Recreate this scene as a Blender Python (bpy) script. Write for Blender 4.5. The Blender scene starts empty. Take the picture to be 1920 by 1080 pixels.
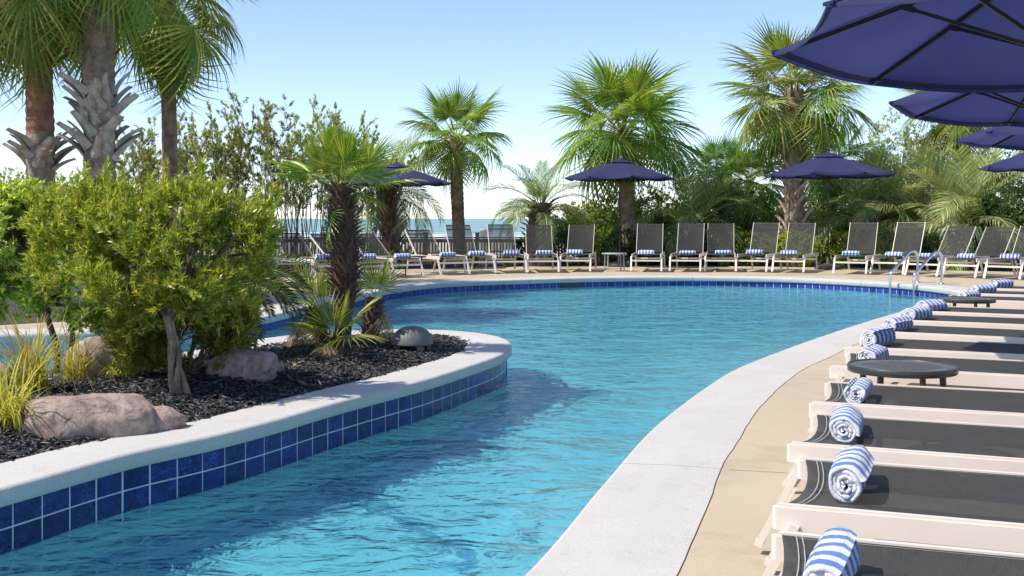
import bpy, math, random
import numpy as np
from mathutils import Vector, Matrix, Euler
from mathutils.geometry import tessellate_polygon
from mathutils import noise as mnoise

random.seed(7)
S = bpy.context.scene
COL = S.collection
R = math.radians
PI = math.pi

# ------------------------------------------------------------------ camera
F, CX, HY, CH = 2100.0, 960.0, 410.0, 1.15      # focal length in 1920-wide pixels, centre column, horizon row, eye height
cam_d = bpy.data.cameras.new('camera')
cam = bpy.data.objects.new('camera', cam_d); COL.objects.link(cam)
cam.location = (0, 0, CH); cam.rotation_euler = (R(90), 0, 0)
cam_d.sensor_width = 36.0
cam_d.lens = F / 1920.0 * 36.0
cam_d.shift_y = -(540.0 - HY) / 1920.0
cam_d.clip_start = 0.05; cam_d.clip_end = 60000
S.camera = cam

# ------------------------------------------------------------------ sky, sun, exposure
SUN_EL, SUN_VEC = R(53), Vector((-0.955, -0.295, 0)).normalized()
world = bpy.data.worlds.new('World'); S.world = world; world.use_nodes = True
wn = world.node_tree.nodes; wl = world.node_tree.links
bg = wn['Background']
sky = wn.new('ShaderNodeTexSky'); sky.sky_type = 'NISHITA'; sky.sun_disc = False
sky.sun_elevation = SUN_EL; sky.sun_rotation = math.atan2(SUN_VEC.x, SUN_VEC.y)
sky.air_density = 0.75; sky.dust_density = 0.25; sky.ozone_density = 2.6; sky.altitude = 0
tint = wn.new('ShaderNodeMixRGB'); tint.blend_type = 'MULTIPLY'; tint.inputs[0].default_value = 1.0; tint.inputs[2].default_value = (1.04, 0.98, 1.0, 1)   # cool white balance
wl.new(sky.outputs[0], tint.inputs[1]); wl.new(tint.outputs[0], bg.inputs[0]); bg.inputs[1].default_value = 0.115
sun_d = bpy.data.lights.new('sun', 'SUN'); sun_d.energy = 2.8; sun_d.angle = R(0.53); sun_d.color = (1.0, 0.93, 0.82)
sun_d.cycles.is_caustics_light = True
sun = bpy.data.objects.new('sun', sun_d); COL.objects.link(sun)
sv = SUN_VEC * math.cos(SUN_EL) + Vector((0, 0, math.sin(SUN_EL)))
sun.rotation_euler = sv.to_track_quat('Z', 'Y').to_euler(); sun.location = (-20, 10, 20)
S.view_settings.view_transform = 'Standard'; S.view_settings.look = 'None'
S.view_settings.exposure = 1.0; S.view_settings.gamma = 1.0; S.view_settings.use_curve_mapping = False
S.cycles.use_denoising = True
S.cycles.max_bounces = 10; S.cycles.diffuse_bounces = 6; S.cycles.transparent_max_bounces = 16
S.cycles.caustics_reflective = False; S.cycles.caustics_refractive = True
S.cycles.sample_clamp_indirect = 4.0

# ------------------------------------------------------------------ pixel <-> place helpers
def gp(px, py, h=0.0):
    y = F * (CH - h) / (py - HY); return Vector(((px - CX) / F * y, y, h))
def at(px, py, y):
    return Vector(((px - CX) / F * y, y, CH - (py - HY) * y / F))

# ------------------------------------------------------------------ material helpers
MATS = {}
def nmat(name):
    m = bpy.data.materials.new(name); m.use_nodes = True
    nt = m.node_tree; b = nt.nodes['Principled BSDF']; MATS[name] = m
    return m, nt, b
def coords(nt, scale=(1, 1, 1), kind='Object'):
    tc = nt.nodes.new('ShaderNodeTexCoord'); mp = nt.nodes.new('ShaderNodeMapping')
    mp.inputs['Scale'].default_value = scale
    nt.links.new(tc.outputs[kind], mp.inputs[0]); return mp.outputs[0]
def wcoords(nt, scale=(1, 1, 1)):
    g = nt.nodes.new('ShaderNodeNewGeometry'); mp = nt.nodes.new('ShaderNodeMapping')
    mp.inputs['Scale'].default_value = scale
    nt.links.new(g.outputs['Position'], mp.inputs[0]); return mp.outputs[0]
def noise(nt, vec, scale, detail=4, rough=0.55, dist=0.0):
    n = nt.nodes.new('ShaderNodeTexNoise'); n.inputs['Scale'].default_value = scale
    n.inputs['Detail'].default_value = detail; n.inputs['Roughness'].default_value = rough
    n.inputs['Distortion'].default_value = dist
    nt.links.new(vec, n.inputs['Vector']); return n.outputs['Fac']
def ramp(nt, fac, stops):
    r = nt.nodes.new('ShaderNodeValToRGB'); el = r.color_ramp.elements
    while len(el) < len(stops): el.new(0.5)
    for e, (p, c) in zip(el, stops):
        e.position = p; e.color = (c[0], c[1], c[2], 1)
    nt.links.new(fac, r.inputs[0]); return r.outputs[0]
def bump(nt, h, strength, dist, b=None):
    n = nt.nodes.new('ShaderNodeBump'); n.inputs['Strength'].default_value = strength; n.inputs['Distance'].default_value = dist
    nt.links.new(h, n.inputs['Height'])
    if b is not None: nt.links.new(n.outputs[0], b.inputs['Normal'])
    return n.outputs[0]
def mixc(nt, fac, a, b, mode='MIX'):
    n = nt.nodes.new('ShaderNodeMixRGB'); n.blend_type = mode
    for i, v in ((0, fac), (1, a), (2, b)):
        if isinstance(v, (int, float)): n.inputs[i].default_value = v
        elif isinstance(v, tuple): n.inputs[i].default_value = (v[0], v[1], v[2], 1)
        else: nt.links.new(v, n.inputs[i])
    return n.outputs[0]
def math_n(nt, op, a, b=0.0):
    n = nt.nodes.new('ShaderNodeMath'); n.operation = op
    for i, v in ((0, a), (1, b)):
        if isinstance(v, (int, float)): n.inputs[i].default_value = v
        else: nt.links.new(v, n.inputs[i])
    return n.outputs[0]

def simple(name, c1, c2, scale=6, rough=0.6, bs=0.0, bd=0.01, bscale=None, metal=0.0, detail=5, world_space=False, lo=0.3, hi=0.7, spec=0.5):
    m, nt, b = nmat(name)
    v = wcoords(nt) if world_space else coords(nt)
    n = noise(nt, v, scale, detail)
    nt.links.new(ramp(nt, n, [(lo, c1), (hi, c2)]), b.inputs['Base Color'])
    b.inputs['Roughness'].default_value = rough; b.inputs['Metallic'].default_value = metal
    b.inputs['Specular IOR Level'].default_value = spec
    if bs: bump(nt, noise(nt, v, bscale or scale * 6, 6, 0.6), bs, bd, b)
    return m

def leaf_mat(name, stops, trans=0.35, rough=0.45, hue=0.02, spec=0.4, val=0.25, gain=1.65):
    stops = [(p, tuple(min(0.62, q * gain) for q in c)) for p, c in stops]
    m, nt, b = nmat(name)
    g = nt.nodes.new('ShaderNodeNewGeometry'); oi = nt.nodes.new('ShaderNodeObjectInfo')
    c = ramp(nt, g.outputs['Random Per Island'], stops)
    h = nt.nodes.new('ShaderNodeHueSaturation')
    nt.links.new(math_n(nt, 'ADD', math_n(nt, 'MULTIPLY', oi.outputs['Random'], hue * 2), 0.5 - hue), h.inputs['Hue'])
    nt.links.new(math_n(nt, 'ADD', math_n(nt, 'MULTIPLY', oi.outputs['Random'], val * 2), 1 - val), h.inputs['Value'])
    nt.links.new(c, h.inputs['Color']); c = h.outputs[0]
    nt.links.new(c, b.inputs['Base Color']); b.inputs['Roughness'].default_value = rough
    b.inputs['Specular IOR Level'].default_value = spec
    t = nt.nodes.new('ShaderNodeBsdfTranslucent')
    nt.links.new(mixc(nt, 1.0, c, (1.3, 1.25, 0.6), 'MULTIPLY'), t.inputs[0])
    mx = nt.nodes.new('ShaderNodeMixShader'); mx.inputs[0].default_value = trans
    nt.links.new(b.outputs[0], mx.inputs[1]); nt.links.new(t.outputs[0], mx.inputs[2])
    nt.links.new(mx.outputs[0], nt.nodes['Material Output'].inputs[0])
    return m

# ------------------------------------------------------------------ mesh helpers
class MB:
    def __init__(s): s.v = []; s.f = []; s.sm = []; s.mi = []
    def add(s, vs, fs, smooth=False, mi=0):
        o = len(s.v); s.v.extend([tuple(v) for v in vs])
        for f in fs: s.f.append(tuple(i + o for i in f)); s.sm.append(smooth); s.mi.append(mi)
    def box(s, c, size, rot=None, mi=0):
        hx, hy, hz = size[0] / 2, size[1] / 2, size[2] / 2
        vs = [Vector((x, y, z)) for x in (-hx, hx) for y in (-hy, hy) for z in (-hz, hz)]
        if rot is not None: vs = [rot @ v for v in vs]
        c = Vector(c)
        s.add([v + c for v in vs], [(0, 1, 3, 2), (4, 6, 7, 5), (0, 4, 5, 1), (2, 3, 7, 6), (0, 2, 6, 4), (1, 5, 7, 3)], False, mi)
    def bar(s, a, b, w, h, up=(0, 0, 1), mi=0):
        a = Vector(a); b = Vector(b); d = (b - a); L = d.length; d.normalize()
        up = Vector(up); side = d.cross(up)
        if side.length < 1e-4: side = d.cross(Vector((1, 0, 0)))
        side.normalize(); u = side.cross(d)
        rot = Matrix((side, d, u)).transposed()
        s.box((a + b) / 2, (w, L, h), rot, mi)
    def tube(s, pts, rad, n=8, caps=True, mi=0):
        pts = [Vector(p) for p in pts]
        if isinstance(rad, (int, float)): rad = [rad] * len(pts)
        rings = []; pu = None
        for i, p in enumerate(pts):
            d = (pts[min(i + 1, len(pts) - 1)] - pts[max(i - 1, 0)]).normalized()
            if pu is None:
                pu = Vector((0, 0, 1)) if abs(d.z) < 0.9 else Vector((1, 0, 0))
            side = d.cross(pu)
            if side.length < 1e-5: side = d.cross(Vector((0, 1, 0)))
            side.normalize(); pu = side.cross(d).normalized()
            rings.append([p + (side * math.cos(2 * PI * k / n) + pu * math.sin(2 * PI * k / n)) * rad[i] for k in range(n)])
        vs = [v for r in rings for v in r]; fs = []
        for i in range(len(pts) - 1):
            for k in range(n):
                k2 = (k + 1) % n
                fs.append((i * n + k, i * n + k2, (i + 1) * n + k2, (i + 1) * n + k))
        s.add(vs, fs, True, mi)
        if caps:
            s.add(rings[0], [tuple(range(n))[::-1]], False, mi); s.add(rings[-1], [tuple(range(n))], False, mi)
    def lathe(s, prof, n=24, c=(0, 0, 0), mi=0, smooth=True):
        c = Vector(c); vs = []
        for r, z in prof:
            for k in range(n): vs.append(c + Vector((r * math.cos(2 * PI * k / n), r * math.sin(2 * PI * k / n), z)))
        fs = []
        for i in range(len(prof) - 1):
            for k in range(n):
                k2 = (k + 1) % n; fs.append((i * n + k, i * n + k2, (i + 1) * n + k2, (i + 1) * n + k))
        s.add(vs, fs, smooth, mi)
    def mesh(s, name, mats):
        me = bpy.data.meshes.new(name); me.from_pydata(s.v, [], s.f)
        for m in (mats if isinstance(mats, (list, tuple)) else [mats]): me.materials.append(m)
        me.polygons.foreach_set('use_smooth', s.sm); me.polygons.foreach_set('material_index', s.mi)
        me.update(); return me
    def build(s, name, mats, parent=None, loc=None):
        return obj(name, s.mesh(name, mats), parent, loc)

def obj(name, me, parent=None, loc=None, mat=None):
    o = bpy.data.objects.new(name, me); COL.objects.link(o)
    if parent is not None: o.parent = parent
    if loc is not None: o.location = loc
    return o
def tag(o, label=None, cat=None, group=None, kind=None):
    if label: o['label'] = label
    if cat: o['category'] = cat
    if group: o['group'] = group
    if kind: o['kind'] = kind
    return o
def empty(name, loc=(0, 0, 0), rz=0.0):
    o = bpy.data.objects.new(name, None); COL.objects.link(o); o.location = loc; o.rotation_euler = (0, 0, rz)
    o.empty_display_size = 0.1
    return o
def copy_tree(o, parent=None):
    c = o.copy(); COL.objects.link(c)
    if parent is not None: c.parent = parent
    for ch in list(o.children): copy_tree(ch, c)
    return c
def fast_mesh(name, verts, quads, mats, mi=None):
    """verts (n,3) and quads (m,4) as numpy arrays"""
    me = bpy.data.meshes.new(name)
    n, m = len(verts), len(quads)
    me.vertices.add(n); me.vertices.foreach_set('co', np.asarray(verts, np.float32).ravel())
    me.loops.add(m * 4); me.loops.foreach_set('vertex_index', np.asarray(quads, np.int32).ravel())
    me.polygons.add(m); me.polygons.foreach_set('loop_start', np.arange(0, m * 4, 4, dtype=np.int32))
    if mi is not None: me.polygons.foreach_set('material_index', np.asarray(mi, np.int32))
    for mt in (mats if isinstance(mats, (list, tuple)) else [mats]): me.materials.append(mt)
    me.update(calc_edges=True); me.validate()
    return me

def smooth_closed(P, step):
    P = [Vector((p[0], p[1], 0)) for p in P]; n = len(P); dense = []
    for i in range(n):
        p0, p1, p2, p3 = P[(i - 1) % n], P[i], P[(i + 1) % n], P[(i + 2) % n]
        for k in range(24):
            t = k / 24
            # centripetal-like: tangents limited by the chord
            m1 = (p2 - p0) * 0.5; m2 = (p3 - p1) * 0.5; L = (p2 - p1).length
            if m1.length > L: m1 = m1.normalized() * L
            if m2.length > L: m2 = m2.normalized() * L
            t2, t3 = t * t, t * t * t
            dense.append(p1 * (2 * t3 - 3 * t2 + 1) + m1 * (t3 - 2 * t2 + t) + p2 * (-2 * t3 + 3 * t2) + m2 * (t3 - t2))
    # even spacing
    cum = [0.0]
    for i in range(len(dense)): cum.append(cum[-1] + (dense[(i + 1) % len(dense)] - dense[i]).length)
    tot = cum[-1]; cnt = max(8, int(round(tot / step))); out = []; j = 0
    for k in range(cnt):
        s = tot * k / cnt
        while cum[j + 1] < s: j += 1
        t = (s - cum[j]) / max(1e-9, cum[j + 1] - cum[j])
        out.append(dense[j].lerp(dense[(j + 1) % len(dense)], t))
    return out
def area2(P): return sum(P[i].x * P[(i + 1) % len(P)].y - P[(i + 1) % len(P)].x * P[i].y for i in range(len(P)))
def normals(P):
    """outward normals of a counter-clockwise ring"""
    n = len(P); out = []
    for i in range(n):
        d = (P[(i + 1) % n] - P[(i - 1) % n]).normalized(); out.append(Vector((d.y, -d.x, 0)))
    return out
def inside(P, x, y):
    c = False; n = len(P); j = n - 1
    for i in range(n):
        if (P[i].y > y) != (P[j].y > y) and x < (P[j].x - P[i].x) * (y - P[i].y) / (P[j].y - P[i].y) + P[i].x: c = not c
        j = i
    return c
def fill(mb, loops, z, mi=0, smooth=False):
    loops = [[Vector((p.x, p.y, 0)) for p in l] for l in loops]
    tris = tessellate_polygon(loops); flat = [p for l in loops for p in l]
    vs = [(p.x, p.y, z) for p in flat]; fs = []
    for a, b, c in tris:
        A, B, C = flat[a], flat[b], flat[c]
        if (B.x - A.x) * (C.y - A.y) - (C.x - A.x) * (B.y - A.y) < 0: a, c = c, a
        fs.append((a, b, c))
    mb.add(vs, fs, smooth, mi)
def sweep(mb, P, N, prof, i0=0, i1=None, closed=False, mi=0, smooth=True, endcaps=False, flat_from=None):
    """prof: list of (outward offset, z)"""
    n = len(P); idx = [i % n for i in range(i0, (i1 if i1 is not None else n))]
    m = len(prof); vs = []
    for i in idx:
        for o, z in prof: vs.append((P[i].x + N[i].x * o, P[i].y + N[i].y * o, z))
    fs = []; k = len(idx)
    for a in range(k if closed else k - 1):
        b = (a + 1) % k
        for j in range(m - 1): fs.append((a * m + j, a * m + j + 1, b * m + j + 1, b * m + j))
    mb.add(vs, fs, smooth, mi)
    if flat_from is not None:
        k0 = len(mb.f) - len(fs)
        for q in range(len(fs)):
            if q % (m - 1) >= flat_from: mb.sm[k0 + q] = False
    if endcaps:
        mb.add(vs[:m], [tuple(range(m))], False, mi); mb.add(vs[-m:], [tuple(range(m))[::-1]], False, mi)

# ------------------------------------------------------------------ materials
def make_materials():
    # deck: tan sprayed concrete
    m, nt, b = nmat('deck'); v = wcoords(nt)
    c = ramp(nt, noise(nt, v, 0.9, 6, 0.6), [(0.3, (0.46, 0.375, 0.26)), (0.7, (0.57, 0.475, 0.34))])
    c = mixc(nt, 0.5, c, ramp(nt, noise(nt, v, 160, 3, 0.7), [(0.35, (0.30, 0.24, 0.16)), (0.62, (0.60, 0.50, 0.35))]))
    st = ramp(nt, noise(nt, v, 2.3, 5, 0.65, 0.6), [(0.52, (1, 1, 1)), (0.72, (0.80, 0.77, 0.72))])
    c = mixc(nt, 1.0, c, st, 'MULTIPLY')
    nt.links.new(c, b.inputs['Base Color'])
    wet = ramp(nt, noise(nt, v, 0.55, 4, 0.5), [(0.45, (0.8, 0.8, 0.8)), (0.68, (0.42, 0.42, 0.42))])
    nt.links.new(wet, b.inputs['Roughness'])
    bump(nt, noise(nt, v, 130, 5, 0.75), 0.35, 0.004, b)
    # coping: off-white stucco
    m, nt, b = nmat('coping'); v = wcoords(nt)
    c = ramp(nt, noise(nt, v, 1.6, 6, 0.65), [(0.25, (0.41, 0.385, 0.35)), (0.7, (0.50, 0.475, 0.435))])
    c = mixc(nt, 0.35, c, ramp(nt, noise(nt, v, 190, 3, 0.7), [(0.33, (0.33, 0.31, 0.285)), (0.6, (0.80, 0.77, 0.73))]))
    c = mixc(nt, 1.0, c, ramp(nt, noise(nt, v, 5.5, 6, 0.7, 1.0), [(0.55, (1, 1, 1)), (0.78, (0.86, 0.83, 0.79))]), 'MULTIPLY')
    nt.links.new(c, b.inputs['Base Color']); b.inputs['Roughness'].default_value = 0.85
    bump(nt, noise(nt, v, 150, 5, 0.75), 0.4, 0.004, b)
    simple('joint', (0.13, 0.10, 0.07), (0.24, 0.19, 0.13), 20, 0.9, world_space=True)
    # grout / plaster wall above water
    simple('grout', (0.62, 0.66, 0.70), (0.72, 0.76, 0.80), 8, 0.8, 0.2, 0.003, world_space=True)
    # plaster basin
    m, nt, b = nmat('plaster'); v = wcoords(nt)
    c = ramp(nt, noise(nt, v, 0.5, 5, 0.6), [(0.3, (0.68, 0.85, 0.90)), (0.7, (0.78, 0.91, 0.94))])
    nt.links.new(c, b.inputs['Base Color']); b.inputs['Roughness'].default_value = 0.8
    simple('plaster_sun_patch', (0.80, 0.90, 0.91), (0.88, 0.95, 0.95), 3, 0.8, world_space=True)  # whiter than the basin: sunlight on the floor put into the colour
    # tiles
    for nm, ca, cb, vein in (('tile', (0.006, 0.010, 0.075), (0.018, 0.034, 0.20), (0.09, 0.15, 0.42)),
                             ('tile_outer', (0.016, 0.03, 0.17), (0.035, 0.06, 0.30), (0.09, 0.15, 0.45))):
        m, nt, b = nmat(nm); v = wcoords(nt)
        oi = nt.nodes.new('ShaderNodeObjectInfo')
        c = ramp(nt, noise(nt, v, 16, 5, 0.6, 0.8), [(0.35, ca), (0.68, cb)])
        vn = nt.nodes.new('ShaderNodeTexVoronoi'); vn.feature = 'DISTANCE_TO_EDGE'; vn.inputs['Scale'].default_value = 17
        wp = nt.nodes.new('ShaderNodeVectorMath'); wp.operation = 'ADD'
        nz = nt.nodes.new('ShaderNodeTexNoise'); nz.inputs['Scale'].default_value = 14; nz.inputs['Detail'].default_value = 5
        nt.links.new(v, nz.inputs['Vector'])
        ms = nt.nodes.new('ShaderNodeVectorMath'); ms.operation = 'SCALE'; ms.inputs['Scale'].default_value = 0.16
        nt.links.new(nz.outputs['Color'], ms.inputs[0]); nt.links.new(v, wp.inputs[0]); nt.links.new(ms.outputs[0], wp.inputs[1])
        nt.links.new(wp.outputs[0], vn.inputs['Vector'])
        msk = math_n(nt, 'MULTIPLY', ramp(nt, vn.outputs['Distance'], [(0.0, (0.75, 0.75, 0.75)), (0.045, (0, 0, 0))]),
                     ramp(nt, noise(nt, v, 7, 3), [(0.40, (0, 0, 0)), (0.62, (1, 1, 1))]))
        c = mixc(nt, msk, c, vein)
        h = nt.nodes.new('ShaderNodeHueSaturation')
        nt.links.new(math_n(nt, 'ADD', math_n(nt, 'MULTIPLY', oi.outputs['Random'], 0.5), 0.75), h.inputs['Value'])
        nt.links.new(c, h.inputs['Color']); nt.links.new(h.outputs[0], b.inputs['Base Color'])
        b.inputs['Roughness'].default_value = 0.22; b.inputs['Specular IOR Level'].default_value = 0.3
        bump(nt, noise(nt, v, 30, 3), 0.12, 0.004, b)
    simple('tile_pale', (0.36, 0.40, 0.42), (0.48, 0.52, 0.54), 9, 0.3, world_space=True)
    simple('tile_floor', (0.20, 0.42, 0.58), (0.25, 0.48, 0.62), 9, 0.4, world_space=True)
    # pool water: mirror by Fresnel over a clear blue-green tint
    m, nt, b = nmat('pool_water'); nt.nodes.remove(b)
    v = wcoords(nt, (1.0, 1.25, 1))
    h1 = noise(nt, v, 1.7, 3, 0.5, 0.5); h2 = noise(nt, v, 5.5, 3, 0.5, 0.9); h3 = noise(nt, v, 0.5, 2, 0.5)
    hh = math_n(nt, 'ADD', math_n(nt, 'MULTIPLY', h1, 1.0), math_n(nt, 'ADD', math_n(nt, 'MULTIPLY', h2, 0.36), math_n(nt, 'MULTIPLY', h3, 0.8)))
    nb = bump(nt, hh, 1.0, 0.092)
    fr = nt.nodes.new('ShaderNodeFresnel'); fr.inputs[0].default_value = 1.33; nt.links.new(nb, fr.inputs[1])
    tr = nt.nodes.new('ShaderNodeBsdfRefraction'); tr.inputs['Color'].default_value = (0.45, 0.83, 0.905, 1); tr.inputs['Roughness'].default_value = 0.0; tr.inputs['IOR'].default_value = 1.33; nt.links.new(nb, tr.inputs['Normal'])
    gl = nt.nodes.new('ShaderNodeBsdfGlossy'); gl.inputs['Roughness'].default_value = 0.03; nt.links.new(nb, gl.inputs['Normal'])
    mx = nt.nodes.new('ShaderNodeMixShader'); nt.links.new(fr.outputs[0], mx.inputs[0])
    nt.links.new(tr.outputs[0], mx.inputs[1]); nt.links.new(gl.outputs[0], mx.inputs[2])
    nt.links.new(mx.outputs[0], nt.nodes['Material Output'].inputs[0])
    # sea
    m, nt, b = nmat('sea'); v = wcoords(nt, (0.35, 1, 1))
    c = ramp(nt, noise(nt, v, 0.012, 5, 0.6), [(0.3, (0.17, 0.31, 0.32)), (0.7, (0.25, 0.41, 0.41))])
    nt.links.new(c, b.inputs['Base Color']); b.inputs['Roughness'].default_value = 0.55
    bump(nt, noise(nt, v, 0.16, 5, 0.6), 0.6, 1.2, b)
    simple('foam', (0.62, 0.64, 0.64), (0.82, 0.83, 0.83), 0.4, 0.9, 0.5, 0.2, 3, world_space=True)
    # ground: dark bark soil near, sand far
    m, nt, b = nmat('ground'); v = wcoords(nt)
    soil = ramp(nt, noise(nt, v, 14, 6, 0.7), [(0.3, (0.028, 0.017, 0.012)), (0.7, (0.11, 0.07, 0.05))])
    sand = ramp(nt, noise(nt, v, 0.6, 5), [(0.3, (0.42, 0.37, 0.29)), (0.7, (0.52, 0.47, 0.38))])
    sp = nt.nodes.new('ShaderNodeSeparateXYZ'); nt.links.new(v, sp.inputs[0])
    msk = ramp(nt, math_n(nt, 'MULTIPLY', math_n(nt, 'ADD', sp.outputs['Y'], math_n(nt, 'MULTIPLY', noise(nt, v, 0.7), 5)), 0.01), [(0.37, (0, 0, 0)), (0.40, (1, 1, 1))])
    nt.links.new(mixc(nt, msk, soil, sand), b.inputs['Base Color']); b.inputs['Roughness'].default_value = 0.95
    bump(nt, noise(nt, v, 30, 6, 0.7), 0.8, 0.03, b)
    simple('mulch_soil', (0.006, 0.007, 0.008), (0.022, 0.022, 0.024), 30, 0.95, 0.8, 0.02, 60, world_space=True)
    m, nt, b = nmat('mulch')
    g = nt.nodes.new('ShaderNodeNewGeometry')
    nt.links.new(ramp(nt, g.outputs['Random Per Island'], [(0.0, (0.007, 0.008, 0.009)), (0.6, (0.022, 0.024, 0.026)), (0.90, (0.055, 0.053, 0.05)), (0.97, (0.17, 0.145, 0.115))]), b.inputs['Base Color'])
    b.inputs['Roughness'].default_value = 0.5
    # rock
    m, nt, b = nmat('rock'); v = coords(nt)
    c = ramp(nt, noise(nt, v, 5, 7, 0.65, 0.4), [(0.3, (0.26, 0.185, 0.145)), (0.5, (0.47, 0.36, 0.295)), (0.75, (0.60, 0.49, 0.42))])
    c = mixc(nt, 1.0, c, ramp(nt, noise(nt, v, 22, 6, 0.7), [(0.32, (0.55, 0.5, 0.48)), (0.55, (1, 1, 1))]), 'MULTIPLY')
    c = mixc(nt, 1.0, c, ramp(nt, noise(nt, v, 9, 7, 0.7, 1.2), [(0.56, (1, 1, 1)), (0.66, (0.45, 0.36, 0.32))]), 'MULTIPLY')
    nt.links.new(c, b.inputs['Base Color']); b.inputs['Roughness'].default_value = 0.9
    bump(nt, noise(nt, v, 26, 8, 0.75), 0.9, 0.025, b)
    # metal, frames, cloth
    simple('frame_white', (0.72, 0.62, 0.53), (0.80, 0.71, 0.62), 3, 0.38, 0.05, 0.001)
    simple('frame_dark', (0.020, 0.021, 0.022), (0.035, 0.036, 0.037), 5, 0.4)
    simple('table_dark', (0.035, 0.036, 0.036), (0.055, 0.056, 0.056), 5, 0.35, 0.05, 0.001)
    simple('table_top', (0.10, 0.10, 0.095), (0.14, 0.14, 0.132), 9, 0.5, 0.05, 0.001)
    simple('table_pale', (0.30, 0.32, 0.31), (0.38, 0.40, 0.39), 5, 0.4)
    simple('steel', (0.62, 0.62, 0.62), (0.75, 0.75, 0.75), 4, 0.16, metal=1.0)
    simple('plastic_grey', (0.12, 0.125, 0.125), (0.145, 0.15, 0.15), 3, 0.55, 0.12, 0.002, 90)
    simple('base_dark', (0.03, 0.03, 0.03), (0.07, 0.068, 0.065), 6, 0.6, 0.1, 0.003)
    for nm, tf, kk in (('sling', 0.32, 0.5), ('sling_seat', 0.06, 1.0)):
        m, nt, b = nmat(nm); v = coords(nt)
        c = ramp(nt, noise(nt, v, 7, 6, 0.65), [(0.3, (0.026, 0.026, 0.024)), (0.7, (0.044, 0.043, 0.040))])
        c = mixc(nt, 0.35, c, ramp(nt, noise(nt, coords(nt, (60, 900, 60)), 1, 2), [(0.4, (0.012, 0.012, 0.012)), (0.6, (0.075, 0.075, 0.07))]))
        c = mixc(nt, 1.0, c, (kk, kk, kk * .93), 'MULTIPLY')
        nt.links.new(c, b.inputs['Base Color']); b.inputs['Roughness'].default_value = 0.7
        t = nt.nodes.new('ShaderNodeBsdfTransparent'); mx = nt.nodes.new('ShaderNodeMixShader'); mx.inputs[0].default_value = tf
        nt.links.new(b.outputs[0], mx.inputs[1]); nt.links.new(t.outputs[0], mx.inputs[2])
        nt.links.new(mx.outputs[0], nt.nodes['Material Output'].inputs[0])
    simple('stitch', (0.30, 0.30, 0.28), (0.42, 0.42, 0.40), 30, 0.8)
    for nm, blue in (('towel', (0.055, 0.19, 0.52)), ('towel_deep', (0.05, 0.13, 0.50))):
        m, nt, b = nmat(nm); v = coords(nt)
        sp = nt.nodes.new('ShaderNodeSeparateXYZ'); nt.links.new(v, sp.inputs[0])
        wob = math_n(nt, 'MULTIPLY', math_n(nt, 'SUBTRACT', noise(nt, v, 14, 3), 0.5), 0.020)
        ph = math_n(nt, 'ADD', sp.outputs['X'], wob)
        s = math_n(nt, 'COSINE', math_n(nt, 'MULTIPLY', ph, 2 * PI / 0.060))
        msk = ramp(nt, math_n(nt, 'ADD', math_n(nt, 'MULTIPLY', s, 0.5), 0.5), [(0.50, (0, 0, 0)), (0.58, (1, 1, 1))])
        fz = noise(nt, v, 260, 3, 0.7)
        c = mixc(nt, msk, (0.80, 0.80, 0.83), blue)
        c = mixc(nt, 0.35, c, ramp(nt, fz, [(0.3, (0.45, 0.5, 0.65)), (0.7, (0.95, 0.95, 1.0))]), 'MULTIPLY')
        nt.links.new(c, b.inputs['Base Color']); b.inputs['Roughness'].default_value = 0.95
        b.inputs['Sheen Weight'].default_value = 0.3
        bump(nt, fz, 0.9, 0.006, b)
    m, nt, b = nmat('canopy'); v = coords(nt)
    c = ramp(nt, noise(nt, v, 2.0, 5), [(0.3, (0.026, 0.034, 0.135)), (0.7, (0.034, 0.042, 0.165))])
    fz = noise(nt, v, 420, 2, 0.6)
    nt.links.new(c, b.inputs['Base Color']); b.inputs['Roughness'].default_value = 0.75; b.inputs['Sheen Weight'].default_value = 0.15
    bump(nt, math_n(nt, 'ADD', fz, math_n(nt, 'MULTIPLY', noise(nt, v, 3.5, 3), 8.0)), 0.25, 0.004, b)
    t = nt.nodes.new('ShaderNodeBsdfTranslucent'); nt.links.new(mixc(nt, 1.0, c, (1.15, 1.15, 1.0), 'MULTIPLY'), t.inputs[0])
    mx = nt.nodes.new('ShaderNodeMixShader'); mx.inputs[0].default_value = 0.5
    nt.links.new(b.outputs[0], mx.inputs[1]); nt.links.new(t.outputs[0], mx.inputs[2])
    nt.links.new(mx.outputs[0], nt.nodes['Material Output'].inputs[0])
    # wood and bark
    simple('fence_wood', (0.33, 0.245, 0.155), (0.54, 0.42, 0.28), 5, 0.85, 0.4, 0.01, 40, world_space=True)
    simple('bark_grey', (0.14, 0.10, 0.068), (0.42, 0.33, 0.235), 7, 0.9, 0.9, 0.03, 26, world_space=True)
    simple('bark_brown', (0.12, 0.075, 0.045), (0.34, 0.235, 0.15), 7, 0.9, 0.9, 0.03, 26, world_space=True)
    simple('bark_red', (0.17, 0.065, 0.035), (0.44, 0.21, 0.125), 6, 0.9, 0.8, 0.03, 24, world_space=True)
    simple('bark_dark', (0.045, 0.028, 0.020), (0.16, 0.10, 0.072), 12, 0.85, 0.8, 0.02, 40)
    simple('boot_grey', (0.24, 0.185, 0.135), (0.60, 0.50, 0.39), 9, 0.85, 0.5, 0.01, 50)
    simple('boot_brown', (0.08, 0.052, 0.036), (0.27, 0.185, 0.13), 9, 0.85, 0.5, 0.01, 50)
    simple('boot_dark', (0.035, 0.020, 0.015), (0.18, 0.105, 0.075), 14, 0.75, 0.5, 0.01, 60)
    simple('stem_pale', (0.16, 0.13, 0.09), (0.36, 0.31, 0.23), 6, 0.85, 0.4, 0.005, 50, world_space=True)
    simple('stem_brown', (0.05, 0.034, 0.022), (0.16, 0.115, 0.08), 6, 0.85, 0.4, 0.005, 50, world_space=True)
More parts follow.
